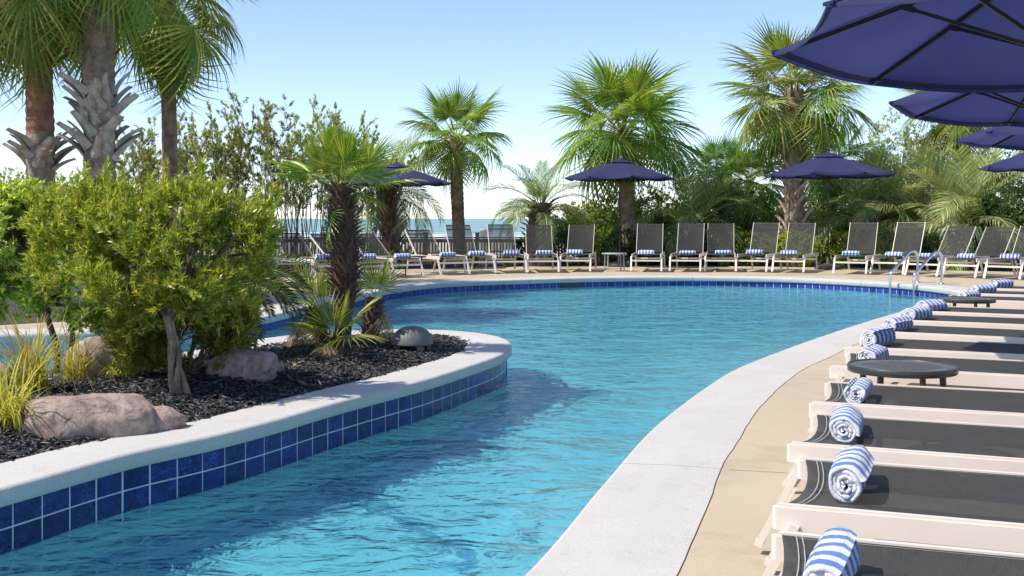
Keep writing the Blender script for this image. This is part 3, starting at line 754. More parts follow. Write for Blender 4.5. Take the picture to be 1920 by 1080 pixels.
FR = {}
def fronds(kind):
    if kind in FR: return FR[kind]
    rs = random.Random(hash(kind) % 1000 if False else sum(map(ord, kind)))
    if kind.startswith('fan'):
        mat = {'fan': 'fan_leaf', 'fan_dark': 'fan_leaf_dark', 'fan_olive': 'fan_leaf_olive', 'fan_dry': 'dry_leaf'}[kind]
        FR[kind] = [fan_mesh('fan_frond', rs, mat, pet=0.72, blade=0.86, nseg=40, spread=sp, droop=dr, tilt=ti)
                    for sp, dr, ti in ((250, 0.12, 2), (270, 0.22, 10), (280, 0.34, 22), (270, 0.50, 32))]
    elif kind == 'bright':
        FR[kind] = [fan_mesh('fan_frond', rs, 'fan_leaf_bright', pet=0.34, blade=0.40, nseg=30, spread=sp, droop=dr, tilt=ti, fold=0.7, petr=0.006, ragged=0.1)
                    for sp, dr, ti in ((170, 0.02, -14), (185, 0.05, -10), (200, 0.10, -2), (210, 0.18, 10))]
    elif kind == 'pup':
        FR[kind] = [fan_mesh('fan_frond', rs, 'fan_leaf_bright', pet=0.10, blade=0.27, nseg=20, spread=sp, droop=dr, tilt=ti, fold=0.6, petr=0.004, wide=0.72)
                    for sp, dr, ti in ((150, 0.0, 0), (190, 0.06, 5), (210, 0.15, 15))]
    elif kind == 'pup_dry':
        FR[kind] = [fan_mesh('fan_frond', rs, 'dry_leaf', pet=0.10, blade=0.25, nseg=22, spread=120, droop=0.2, tilt=20, fold=0.5, petr=0.004, wide=0.6)]
    elif kind == 'sago':
        FR[kind] = [feather_mesh('sago_frond', rs, 'sago_leaf', L=0.85, n=56, leaf=0.13, bend=b, vee=0.45, lw=0.012, droop=0.1, bare=0.08, petr=0.008, fwd=0.6) for b in (45, 70, 90)]
    else:
        mat = {'feather': 'feather_leaf', 'feather_pale': 'feather_pale'}[kind]
        FR[kind] = [feather_mesh('feather_frond', rs, mat, bend=b, vee=v, droop=d) for b, v, d in ((40, .4, .12), (75, .3, .25), (105, .15, .5), (130, 0.0, .8))]
    return FR[kind]

def crown(root, top, kind, n, scale, el_hi=82, el_lo=-45, seed=0, power=1.0, az0=0.0, azr=2 * PI, rad=0.06, dry=0, spread_z=0.25, azlist=None):
    rs = random.Random(seed); ms = fronds(kind)
    for i in range(n):
        u = (i + 0.5) / n; el = el_hi + (el_lo - el_hi) * (u ** power) + rs.uniform(-7, 7)
        az = az0 + (i * 2.39996 + rs.uniform(-.25, .25)) % azr
        k = min(len(ms) - 1, int(u * len(ms) * 0.999 + rs.uniform(-0.35, 0.35))); k = max(0, k)
        o = obj('frond', ms[k], root)
        sc = scale * rs.uniform(0.82, 1.1) * (0.85 + 0.15 * min(1, u * 4))
        mtx = Matrix.Translation(Vector(top) + Vector((math.cos(az) * rad, math.sin(az) * rad, -spread_z * u))) @ Matrix.Rotation(az, 4, 'Z') @ Matrix.Rotation(-R(el), 4, 'Y') @ Matrix.Rotation(rs.uniform(-.5, .5), 4, 'X') @ Matrix.Scale(sc, 4)
        o.matrix_local = mtx
    if dry:
        dm = fronds('fan_dry' if kind.startswith('fan') else ('pup_dry' if kind in ('pup', 'bright') else kind))
        for i in range(dry):
            az = rs.uniform(0, 2 * PI); o = obj('dry_frond', dm[rs.randrange(len(dm))], root)
            o.matrix_local = Matrix.Translation(Vector(top) + Vector((math.cos(az) * rad * 1.3, math.sin(az) * rad * 1.3, -spread_z))) @ Matrix.Rotation(az, 4, 'Z') @ Matrix.Rotation(R(rs.uniform(58, 82)), 4, 'Y') @ Matrix.Rotation(rs.uniform(-.6, .6), 4, 'X') @ Matrix.Scale(scale * rs.uniform(0.6, 0.9), 4)

def boot_mesh(name, mat, L=0.34, w=0.075, t=0.030, split=True, curl=0.35):
    """a cut leaf base: broad foot, narrowing, leaning out; local +Z along it, +X outward"""
    mb = MB(); rows = []
    for k in range(5):
        u = k / 4; ww = w * (1.0 - 0.55 * u) * 0.5; x = curl * L * u * u; z = L * u; th = t * (1 - 0.45 * u)
        rows.append([(x - th * .5, -ww, z), (x + th * .2, -ww * .6, z), (x + th, 0, z), (x + th * .2, ww * .6, z), (x - th * .5, ww, z)])
    vs = [v for r in rows for v in r]
    mb.add(vs, [(a * 5 + b, a * 5 + b + 1, (a + 1) * 5 + b + 1, (a + 1) * 5 + b) for a in range(4) for b in range(4)] + [(a * 5, (a + 1) * 5, (a + 1) * 5 + 4, a * 5 + 4) for a in range(4)], False)
    mb.add(rows[-1], [(0, 1, 2, 3, 4)])
    return mb.mesh(name, M[mat])
BOOTS = {}
def boots(root, axis, z0, z1, n, mat, size, seed, lean=(8, 28), twist=28, radf=None, curl=0.35, w=0.075, name='leaf_base'):
    key = (mat, curl, w)
    if key not in BOOTS: BOOTS[key] = boot_mesh('leaf_base', mat, curl=curl, w=w)
    rs = random.Random(seed)
    for i in range(n):
        u = (i + 0.5) / n; z = z0 + (z1 - z0) * u; az = i * 2.39996 + rs.uniform(-.15, .15)
        c, r = axis(z); o = obj(name, BOOTS[key], root)
        tw = (twist if i % 2 else -twist) * rs.uniform(0.6, 1.2)
        o.matrix_local = Matrix.Translation(c + Vector((math.cos(az), math.sin(az), 0)) * r * 0.92) @ Matrix.Rotation(az, 4, 'Z') @ Matrix.Rotation(R(rs.uniform(*lean)), 4, 'Y') @ Matrix.Rotation(R(tw), 4, 'X') @ Matrix.Scale(size * rs.uniform(0.75, 1.15), 4)

def trunk(root, H, rb, rt, lean=(0, 0), mats=('bark_grey',), breaks=(), seed=0, rings=26, n=14, bulge=0.0, name='trunk', ring=0.03):
    """a palm trunk: one lathe with ringed relief; materials change at the break heights"""
    mb = MB(); rs = random.Random(seed); vs = []
    def axis(z):
        u = max(0, min(1, z / H)); r = rb + (rt - rb) * u + bulge * math.sin(PI * u)
        if u < 0.08: r *= 1 + (0.08 - u) * 2.5
        return Vector((lean[0] * u + 0.02 * math.sin(u * 5 + seed), lean[1] * u, z)), r
    zs = [H * k / (rings * 2) for k in range(rings * 2 + 1)]
    zs[0] = -0.06
    for k, z in enumerate(zs):
        c, r = axis(z); r *= (1 + ring * (1 if k % 2 else -1))
        for a in range(n):
            th = 2 * PI * a / n; rr = r * (1 + 0.05 * mnoise.noise(Vector((math.cos(th) * 2, math.sin(th) * 2, z * 5 + seed))))
            vs.append((c.x + math.cos(th) * rr, c.y + math.sin(th) * rr, z + 0.006 * rs.uniform(-1, 1)))
    for k in range(len(zs) - 1):
        mi = sum(1 for b in breaks if (zs[k] + zs[k + 1]) / 2 > b)
        fs = [(k * n + a, k * n + (a + 1) % n, (k + 1) * n + (a + 1) % n, (k + 1) * n + a) for a in range(n)]
        for f in fs: mb.f.append(f); mb.sm.append(True); mb.mi.append(min(mi, len(mats) - 1))
    mb.v = vs
    k = len(zs) - 1; mb.f.append(tuple(k * n + a for a in range(n))); mb.sm.append(False); mb.mi.append(len(mats) - 1)
    mb.build(name, [M[m_] for m_ in mats], root)
    return axis

def tree(name, label, cat, loc, group=None):
    t = empty(name, loc); return tag(t, label, cat, group)

# ------------------------------------------------------------------ planting behind the deck
def px2x(px, y): return (px - CX) / F * y
def hz(py, y): return CH - (py - HY) * y / F

def build_palms():
    g = 'palm trees around the pool'
    # cabbage palm behind the row of loungers, left of centre
    y = 27.9; t = tree('cabbage_palm', 'slim brown cabbage palm rising beside the picket fence, in front of the sea', 'palm tree', (px2x(860, y), y, -0.03), g)
    H = hz(252, y); ax = trunk(t, H, 0.15, 0.17, (-0.05, 0), ('bark_brown',), seed=1)
    boots(t, ax, H - 0.62, H - 0.05, 22, 'boot_brown', 0.85, 2, (18, 45))
    crown(t, ax(H)[0], 'fan', 28, 1.02, 84, -24, 3, 0.95, dry=1)
    # second cabbage palm
    y = 28.6; t = tree('cabbage_palm', 'full green cabbage palm whose trunk stands behind the middle blue umbrella', 'palm tree', (px2x(1186, y), y, -0.03), g)
    H = hz(238, y); ax = trunk(t, H, 0.21, 0.17, (-0.30, 0), ('bark_grey',), seed=4)
    boots(t, ax, H - 0.9, H - 0.05, 26, 'boot_brown', 0.9, 5, (15, 40))
    crown(t, ax(H)[0], 'fan', 38, 1.42, 85, -28, 6, 0.95, dry=1)
    # tall booted palm right
    y = 28.0; t = tree('cabbage_palm', 'tallest cabbage palm, trunk clad in criss-crossed grey leaf bases with a rusty collar', 'palm tree', (px2x(1487, y), y, -0.03), g)
    H = hz(165, y); zb = hz(262, y); zt = hz(222, y)
    ax = trunk(t, H, 0.22, 0.24, (0.04, 0), ('bark_grey', 'bark_red', 'bark_brown'), (zb, zt + .1), seed=7, bulge=0.02)
    boots(t, ax, 0.25, zb - 0.2, 64, 'boot_grey', 1.25, 8, (0, 12), 32, w=0.13)
    boots(t, ax, zt, H - 0.05, 26, 'boot_brown', 1.1, 9, (12, 34), 24)
    crown(t, ax(H)[0], 'fan_olive', 36, 1.28, 84, -38, 10, 0.9, dry=2, spread_z=0.45)
    # group at left, mostly cropped by the top of the picture
    y = 15.3; t = tree('cabbage_palm', 'thick palm at the left edge with reddish bare trunk above a collar of grey boots', 'palm tree', (px2x(82, y), y, -0.03), g)
    H = hz(-78, y); zb = hz(245, y)
    ax = trunk(t, H, 0.20, 0.165, (-0.13, 0), ('bark_grey', 'bark_red', 'bark_brown'), (zb, hz(118, y)), seed=11, rings=40)
    boots(t, ax, hz(318, y), hz(268, y), 17, 'boot_grey', 1.15, 12, (20, 42), 26, w=0.15)
    boots(t, ax, hz(125, y), H, 34, 'boot_brown', 1.0, 13, (14, 40), 24, w=0.12)
    crown(t, ax(H)[0] + Vector((0, 0, .15)), 'fan_olive', 36, 1.0, 80, -60, 14, 0.8, dry=2, spread_z=0.5)
    y = 15.0; t = tree('cabbage_palm', 'stout palm covered with curling grey leaf boots, second from the left', 'palm tree', (px2x(196, y), y, -0.03), g)
    H = hz(-185, y)
    ax = trunk(t, H, 0.19, 0.23, (-0.12, 0), ('bark_grey', 'bark_brown'), (hz(150, y),), seed=15, rings=44)
    boots(t, ax, hz(300, y), hz(170, y), 44, 'boot_grey', 1.25, 16, (4, 30), 32, w=0.15)
    boots(t, ax, hz(150, y), H, 30, 'boot_brown', 0.8, 17, (4, 14), 18)
    crown(t, ax(H)[0] + Vector((0, 0, .1)), 'fan_olive', 34, 1.0, 75, -50, 18, 0.8, dry=1, spread_z=0.5)
    y = 18.5; t = tree('cabbage_palm', 'slender smooth-trunked palm, fronds hanging at the top, right of the booted one', 'palm tree', (px2x(318, y), y, -0.03), g)
    H = hz(-32, y)
    ax = trunk(t, H, 0.14, 0.11, (-0.02, 0), ('bark_brown',), seed=19, rings=44, ring=0.015)
    boots(t, ax, hz(150, y), H, 26, 'boot_brown', 0.95, 20, (20, 55), 20)
    crown(t, ax(H)[0] + Vector((0, 0, .05)), 'fan_olive', 36, 1.12, 80, -66, 21, 0.8, dry=2, spread_z=0.4)
    y = 22.0; t = tree('cabbage_palm', 'thin distant palm trunk peeking out left of the booted palm', 'palm tree', (px2x(166, y), y, -0.03), g)
    H = hz(-20, y); ax = trunk(t, H, 0.085, 0.085, (0, 0), ('bark_grey',), seed=22, rings=44, ring=0.02)
    crown(t, ax(H)[0], 'fan_olive', 24, 1.0, 75, -60, 23)
    # feather palms
    y = 27.2; t = tree('feather_palm', 'dark shaggy feather palm behind the left blue umbrella', 'palm tree', (px2x(735, y), y, -0.03), g)
    H = hz(348, y); ax = trunk(t, H, 0.26, 0.15, (-0.12, 0), ('bark_dark',), seed=24)
    boots(t, ax, 0.45, H, 60, 'boot_brown', 1.25, 25, (6, 26), 10, w=0.06)
    crown(t, ax(H)[0], 'feather', 22, 0.95, 70, -12, 26, 0.8)
    y = 27.4; t = tree('feather_palm', 'low pindo palm with arching grey-green feathers and a purplish booted trunk, centre', 'palm tree', (px2x(1012, y), y, -0.03), g)
    H = hz(378, y); ax = trunk(t, H, 0.30, 0.24, (0, 0), ('bark_dark',), seed=27)
    boots(t, ax, 0.4, H, 70, 'boot_brown', 0.9, 28, (20, 46), 8, w=0.085)
    crown(t, ax(H)[0], 'feather', 26, 0.80, 80, -8, 29, 0.9)
    y = 28.6; t = tree('feather_palm', 'upright feather palm fanning out behind the loungers right of the middle umbrella', 'palm tree', (px2x(1302, y), y, -0.03), g)
    ax = trunk(t, 1.05, 0.20, 0.16, (0, 0), ('bark_dark',), seed=30); boots(t, ax, 0.3, 1.0, 24, 'boot_brown', 1.0, 31, (8, 24), 10)
    crown(t, ax(1.05)[0], 'feather', 24, 1.12, 82, 18, 32, 0.9)
    y = 28.4; t = tree('feather_palm', 'feather palm with dark booted stump behind the right blue umbrella pole', 'palm tree', (px2x(1618, y), y, -0.03), g)
    ax = trunk(t, 1.25, 0.22, 0.20, (0, 0), ('bark_dark',), seed=33); boots(t, ax, 0.4, 1.2, 36, 'boot_dark', 1.1, 34, (10, 26), 10)
    crown(t, ax(1.25)[0], 'feather', 26, 1.22, 80, 12, 35, 0.9)
    y = 26.4; t = tree('feather_palm', 'large pale date palm arching over the loungers at the right', 'palm tree', (px2x(1818, y), y, -0.03), g)
    ax = trunk(t, 1.05, 0.26, 0.22, (0, 0), ('bark_dark',), seed=36); boots(t, ax, 0.3, 1.0, 40, 'boot_dark', 1.2, 37, (10, 26), 10)
    crown(t, ax(1.05)[0], 'feather_pale', 30, 1.38, 80, 22, 38, 0.9)
    y = 27.6; t = tree('feather_palm', 'bushy pale feather palm between the right umbrella and the date palm', 'palm tree', (px2x(1712, y), y, -0.03), g)
    ax = trunk(t, 1.35, 0.18, 0.16, (0, 0), ('bark_dark',), seed=39); boots(t, ax, 0.4, 1.3, 24, 'boot_dark', 1.0, 40, (10, 26), 10)
    crown(t, ax(1.35)[0], 'feather_pale', 24, 1.05, 80, 0, 41, 0.9)
    # small fan palms in the thicket
    for px, py, y, sc, lab, sd in ((1405, 335, 29.4, 0.88, 'dark bushy fan palm left of the tallest palm, above the hedge', 42), (1352, 320, 30.6, 0.85, 'dark fan palm deep in the thicket behind the upright feather palm', 44),
                                   (1560, 300, 30.8, 0.95, 'green fan palm showing above the right blue umbrella', 46)):
        t = tree('fan_palm', lab, 'palm tree', (px2x(px, y), y, -0.03), g); H = hz(py, y)
        ax = trunk(t, H, 0.13, 0.11, (0, 0), ('bark_dark',), seed=sd); crown(t, ax(H)[0], 'fan_dark', 28, sc, 80, -40, sd)
    y = 31.5; t = tree('cabbage_palm', 'far fan palm showing between the two near umbrellas', 'palm tree', (px2x(1800, y), y, -0.03), g)
    H = hz(200, y); ax = trunk(t, H, 0.16, 0.15, (0, 0), ('bark_grey',), seed=48); crown(t, ax(H)[0], 'fan_olive', 28, 1.1, 80, -40, 49)
build_palms()

def build_shrubs():
    # tall willowy shrubs left of centre: bare stems with leafy tops
    g = 'tall willowy shrubs behind the left loungers'
    spec = [(255, 250, 25.5), (318, 232, 27.5), (378, 212, 26.5), (436, 196, 27.5), (498, 180, 27.0), (556, 200, 28.0), (608, 205, 27.5), (662, 226, 28.0), (708, 262, 28.5)]
    names = ['lowest tall shrub, just right of the stout booted palm', 'tall shrub right behind the slender palm trunk', 'tall thin-stemmed shrub a little right of the slender palm trunk',
             'tall shrub with loose olive tops above the clipped bush', 'highest of the willowy shrubs, above the right end of the clipped bush', 'willowy shrub left of the bright fan palm crown',
             'willowy shrub directly behind the bright fan palm crown', 'willowy shrub left of the left blue umbrella top', 'last willowy shrub, dipping toward the left umbrella finial']
    for i, ((px, py, y), lab) in enumerate(zip(spec, names)):
        rs = np.random.RandomState(100 + i); H = hz(py, y); root = tree('tall_shrub', lab, 'shrub', (px2x(px, y), y, -0.03), g)
        P = []; A = []; mb = MB()
        for s in range(20):
            a = rs.uniform(0, 6.28); sp = rs.uniform(0.15, 1.1); h = H * rs.uniform(0.72, 1.0)
            bx, by = 0.22 * rs.normal(), 0.22 * rs.normal(); tx, ty = bx + sp * math.cos(a), by + sp * math.sin(a) * 0.7
            pts = [Vector((bx + (tx - bx) * u ** 1.4 + 0.03 * rs.normal(), by + (ty - by) * u ** 1.4 + 0.03 * rs.normal(), h * u)) for u in np.linspace(0, 1, 7)]
            mb.tube(pts, [0.015 * (1 - 0.8 * k / 6) for k in range(7)], 5)
            for b in range(17):
                u = rs.uniform(0.30, 1.0) ** 0.8; k = min(5, int(u * 6)); c = pts[k].lerp(pts[k + 1], u * 6 - k)
                bd = Vector((math.cos(a + rs.normal()) * rs.uniform(.2, .7), math.sin(a + rs.normal()) * .6, rs.uniform(.3, 1))).normalized(); bl = rs.uniform(0.12, 0.42)
                e = c + bd * bl; mb.tube([c, c.lerp(e, .5) + Vector((0, 0, .02)), e], [0.006, 0.004, 0.002], 3, False)
                m_ = 10 if u > 0.58 else 5
                for q in range(m_):
                    P.append(c.lerp(e, rs.uniform(.35, 1))); A.append(bd + Vector(rs.normal(size=3)) * .25)
        V, Q = sprigs(rs, np.array(P), np.array(A), 6, (0.2, 0.75), 0.070, 0.0145, 0.05)
        obj('foliage', fast_mesh('foliage', V, Q, M['oleander_leaf']), root); mb.build('stem', M['stem_pale'], root)
    # low far shrubs at the left edge
    for i, (px, py, y, lab) in enumerate(((18, 308, 27, 'dim shrub at the far left edge behind the clipped bush'), (125, 318, 28, 'dim shrub between the two thick palms, behind the bush'))):
        H = hz(py, y)
        shrub('shrub', lab, 'shrub', (px2x(px, y), y, -0.03), [((0, 0, H * .55), (0.9, 0.7, H * .45)), ((.5, 0, H * .4), (.6, .5, H * .4))], 900, (0.08, 0.035), 'oleander_leaf', seed=200 + i, group='background shrubs', gap=0.5)
    # thicket behind the right half
    g = 'background shrubs'
    L = [(1090, 372, 28.9, 0.75, 1100, 'shrub_leaf', 'round-leaved shrub beside the sea view, left of the middle umbrella pole'),
         (1150, 350, 29.6, 0.8, 1000, 'shrub_leaf', 'light-leaved shrub filling the gap below the middle umbrella'),
         (1240, 345, 29.8, 0.95, 1300, 'shrub_leaf', 'airy shrub with twisting branches right of the middle umbrella pole'),
         (1330, 352, 30.2, 0.95, 1300, 'shrub_leaf', 'airy shrub behind the upright feather palm'),
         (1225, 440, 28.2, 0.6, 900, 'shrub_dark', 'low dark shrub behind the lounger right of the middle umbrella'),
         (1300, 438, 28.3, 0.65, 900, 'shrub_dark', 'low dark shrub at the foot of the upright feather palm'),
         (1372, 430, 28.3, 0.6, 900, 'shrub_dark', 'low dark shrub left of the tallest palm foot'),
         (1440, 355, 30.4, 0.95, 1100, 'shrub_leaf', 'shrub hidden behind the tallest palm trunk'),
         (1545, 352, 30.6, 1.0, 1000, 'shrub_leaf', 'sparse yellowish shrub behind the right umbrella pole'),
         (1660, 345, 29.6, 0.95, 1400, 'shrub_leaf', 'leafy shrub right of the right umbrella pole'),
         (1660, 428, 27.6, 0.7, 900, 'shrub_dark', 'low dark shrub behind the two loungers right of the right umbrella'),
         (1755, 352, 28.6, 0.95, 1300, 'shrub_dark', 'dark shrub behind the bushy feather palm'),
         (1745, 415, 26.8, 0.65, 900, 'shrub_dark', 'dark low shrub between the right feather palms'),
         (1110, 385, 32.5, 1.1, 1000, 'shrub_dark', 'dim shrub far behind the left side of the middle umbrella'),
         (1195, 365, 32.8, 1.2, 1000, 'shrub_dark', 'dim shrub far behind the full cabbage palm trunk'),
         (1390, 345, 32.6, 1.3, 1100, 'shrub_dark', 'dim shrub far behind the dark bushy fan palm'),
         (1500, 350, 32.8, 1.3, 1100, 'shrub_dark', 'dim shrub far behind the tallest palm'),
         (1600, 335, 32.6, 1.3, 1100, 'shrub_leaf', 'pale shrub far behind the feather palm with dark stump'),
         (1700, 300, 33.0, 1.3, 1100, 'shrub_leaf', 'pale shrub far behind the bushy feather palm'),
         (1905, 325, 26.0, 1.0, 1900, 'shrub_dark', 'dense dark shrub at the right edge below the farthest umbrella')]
    for i, (px, py, y, hw, n, mat, lab) in enumerate(L):
        H = hz(py, y)
        shrub('shrub', lab, 'shrub', (px2x(px, y), y, -0.03), [((0, 0, H * .58), (hw, .7, H * .42)), ((hw * .5, -.1, H * .38), (hw * .7, .6, H * .38)), ((-hw * .5, 0, H * .42), (hw * .6, .6, H * .40))],
              int(n * 1.45), (0.075, 0.034), mat, 'stem_brown', 12, 0.022, 300 + i, g, gap=0.47 if mat == 'shrub_leaf' else 0.36, gap_scale=2.6, nl=6)
    # tall pale oleanders far right
    names = ['pale shrub top showing right of the tallest palm crown', 'pale tall shrub behind the second near umbrella', 'pale tall shrub above the date palm', 'pale tall shrub at the right edge behind the third umbrella']
    for i, ((px, py, y), lab) in enumerate(zip(((1668, 200, 31.5), (1740, 212, 32), (1810, 225, 31.5), (1890, 230, 31.5)), names)):
        H = hz(py, y)
        shrub('tall_shrub', lab, 'shrub', (px2x(px, y), y, -0.03), [((0, 0, H * .72), (.75, .6, H * .27)), ((.3, 0, H * .5), (.8, .6, H * .3)), ((-.3, 0, H * .45), (.8, .6, H * .3))],
              1500, (0.11, 0.022), 'oleander_leaf', 'stem_pale', 14, 0.022, 400 + i, 'tall pale shrubs at the right', gap=0.45, upbias=1.0)
    # clipped hedges
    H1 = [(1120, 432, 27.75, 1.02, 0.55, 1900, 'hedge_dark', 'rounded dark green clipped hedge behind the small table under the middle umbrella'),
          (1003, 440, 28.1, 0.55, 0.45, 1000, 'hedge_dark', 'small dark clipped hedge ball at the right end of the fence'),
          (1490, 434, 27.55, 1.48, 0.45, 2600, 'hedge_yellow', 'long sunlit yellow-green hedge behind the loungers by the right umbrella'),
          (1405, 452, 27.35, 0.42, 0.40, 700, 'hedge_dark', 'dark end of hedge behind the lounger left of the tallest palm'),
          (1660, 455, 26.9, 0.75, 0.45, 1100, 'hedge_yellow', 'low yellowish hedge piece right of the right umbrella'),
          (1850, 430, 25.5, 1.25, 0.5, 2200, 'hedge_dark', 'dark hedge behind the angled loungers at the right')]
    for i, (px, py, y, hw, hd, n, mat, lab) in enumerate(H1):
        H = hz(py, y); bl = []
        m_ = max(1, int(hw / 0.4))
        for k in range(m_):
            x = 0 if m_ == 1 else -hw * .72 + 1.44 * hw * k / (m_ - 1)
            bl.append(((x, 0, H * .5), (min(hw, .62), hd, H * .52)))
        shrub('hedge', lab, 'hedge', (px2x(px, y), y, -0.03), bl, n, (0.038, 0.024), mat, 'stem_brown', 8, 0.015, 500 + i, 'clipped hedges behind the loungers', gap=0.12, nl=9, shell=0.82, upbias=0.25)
build_shrubs()

def build_fence():
    y = 28.75; root = empty('picket_fence', (0, y, -0.03)); tag(root, 'weathered wooden picket fence behind the left loungers, before the sea', 'fence')
    x0, x1 = px2x(430, y), px2x(1060, y); top = hz(444, y) + .03
    pm = MB(); pm.add([(-.022, -.008, 0), (.022, -.008, 0), (.022, .008, 0), (-.022, .008, 0), (-.022, -.008, top - .13), (.022, -.008, top - .13), (.022, .008, top - .13), (-.022, .008, top - .13)],
                      [(0, 1, 5, 4), (1, 2, 6, 5), (2, 3, 7, 6), (3, 0, 4, 7), (4, 5, 6, 7)]); pme = pm.mesh('picket', M['fence_wood'])
    x = x0
    while x < x1:
        o = obj('picket', pme, root, (x, random.uniform(-.004, .004), 0)); o.rotation_euler = (0, random.uniform(-.02, .02), 0); x += 0.079
    for z, h, w in ((top - 0.015, 0.03, 0.11), (top - 0.10, 0.09, 0.035), (0.12, 0.08, 0.035)):
        mb = MB(); mb.box(((x0 + x1) / 2, 0.03, z), (x1 - x0, w, h)); mb.build('rail', M['fence_wood'], root)
    for k in range(7):
        px = 410 + 97 * k; mb = MB(); xx = px2x(px + 0, y)
        if xx < x0 - .3: continue
        mb.box((xx, 0.06, (top + .1) / 2), (.11, .10, top + .1)); mb.box((xx, .06, top + .107), (.13, .12, .014)); mb.build('post', M['fence_wood'], root)
    b = gp(907, 447); y = 60.0
    mb = MB(); h = hz(430, y); g = -1.6
    mb.lathe([(0.0, g), (0.19, g), (0.2, h - .1), (0.215, h - .1), (0.215, h - .02), (0.2, h), (0, h)], 16)
    mb.lathe([(0.222, h - .55), (0.222, h - .5)], 16)
    o = mb.build('beach_bin', M['table_pale'], None, (px2x(907, y), y, 0)); tag(o, 'grey barrel bin standing beyond the fence toward the beach', 'bin')
build_fence()

def strap_mesh(rs, n, L, w, lean=(0.2, 1.1), droop=0.6, mat='strap_leaf', name='foliage'):
    V = []; Q = []; k = 0; seg = 6
    for i in range(n):
        az = rs.uniform(0, 6.28); e = rs.uniform(*lean); l = L * rs.uniform(.55, 1.1); d = np.array([math.cos(az), math.sin(az), 0]); sd = np.array([-d[1], d[0], 0])
        p = np.array([0.04 * rs.normal(), 0.04 * rs.normal(), 0]); th = PI / 2 - e * 0.35; dd = droop * rs.uniform(.6, 1.4) * e
        for s in range(seg + 1):
            u = s / seg; ww = w * (1 - u ** 2.2) * .5 + .0008
            V.append(p + sd * ww); V.append(p - sd * ww)
            th2 = th - (PI / 2 + .5) * dd * u ** 1.4
            p = p + (d * math.cos(th2) + np.array([0, 0, math.sin(th2)])) * l / seg
        for s in range(seg): Q.append((k + 2 * s, k + 2 * s + 1, k + 2 * s + 3, k + 2 * s + 2))
        k += 2 * (seg + 1)
    return fast_mesh(name, np.array(V), np.array(Q), M[mat])

def build_straps():
    rs = np.random.RandomState(5)
    for px, y, L, lab in ((628, 25.6, .5, 'strappy plant behind the second lounger from the left'), (765, 26.6, .75, 'yellow-green strappy plant at the foot of the dark feather palm'), (720, 26.4, .6, 'spiky plant between the left umbrella pole and the third lounger'),
                          (888, 27.4, .6, 'spiky agave-like plant by the slim palm, against the fence'), (820, 27.2, .5, 'low strappy tuft at the fence behind the left side table'), (950, 27.6, .45, 'low strappy tuft at the fence left of the small hedge'),
                          (562, 24.6, .5, 'strappy tuft behind the leftmost lounger')):
        root = tree('strap_plant', lab, 'plant', (px2x(px, y), y, -0.03), 'strappy plants along the fence')
        obj('foliage', strap_mesh(rs, 70, L, 0.028, (.1, 1.2), .6), root)
build_straps()

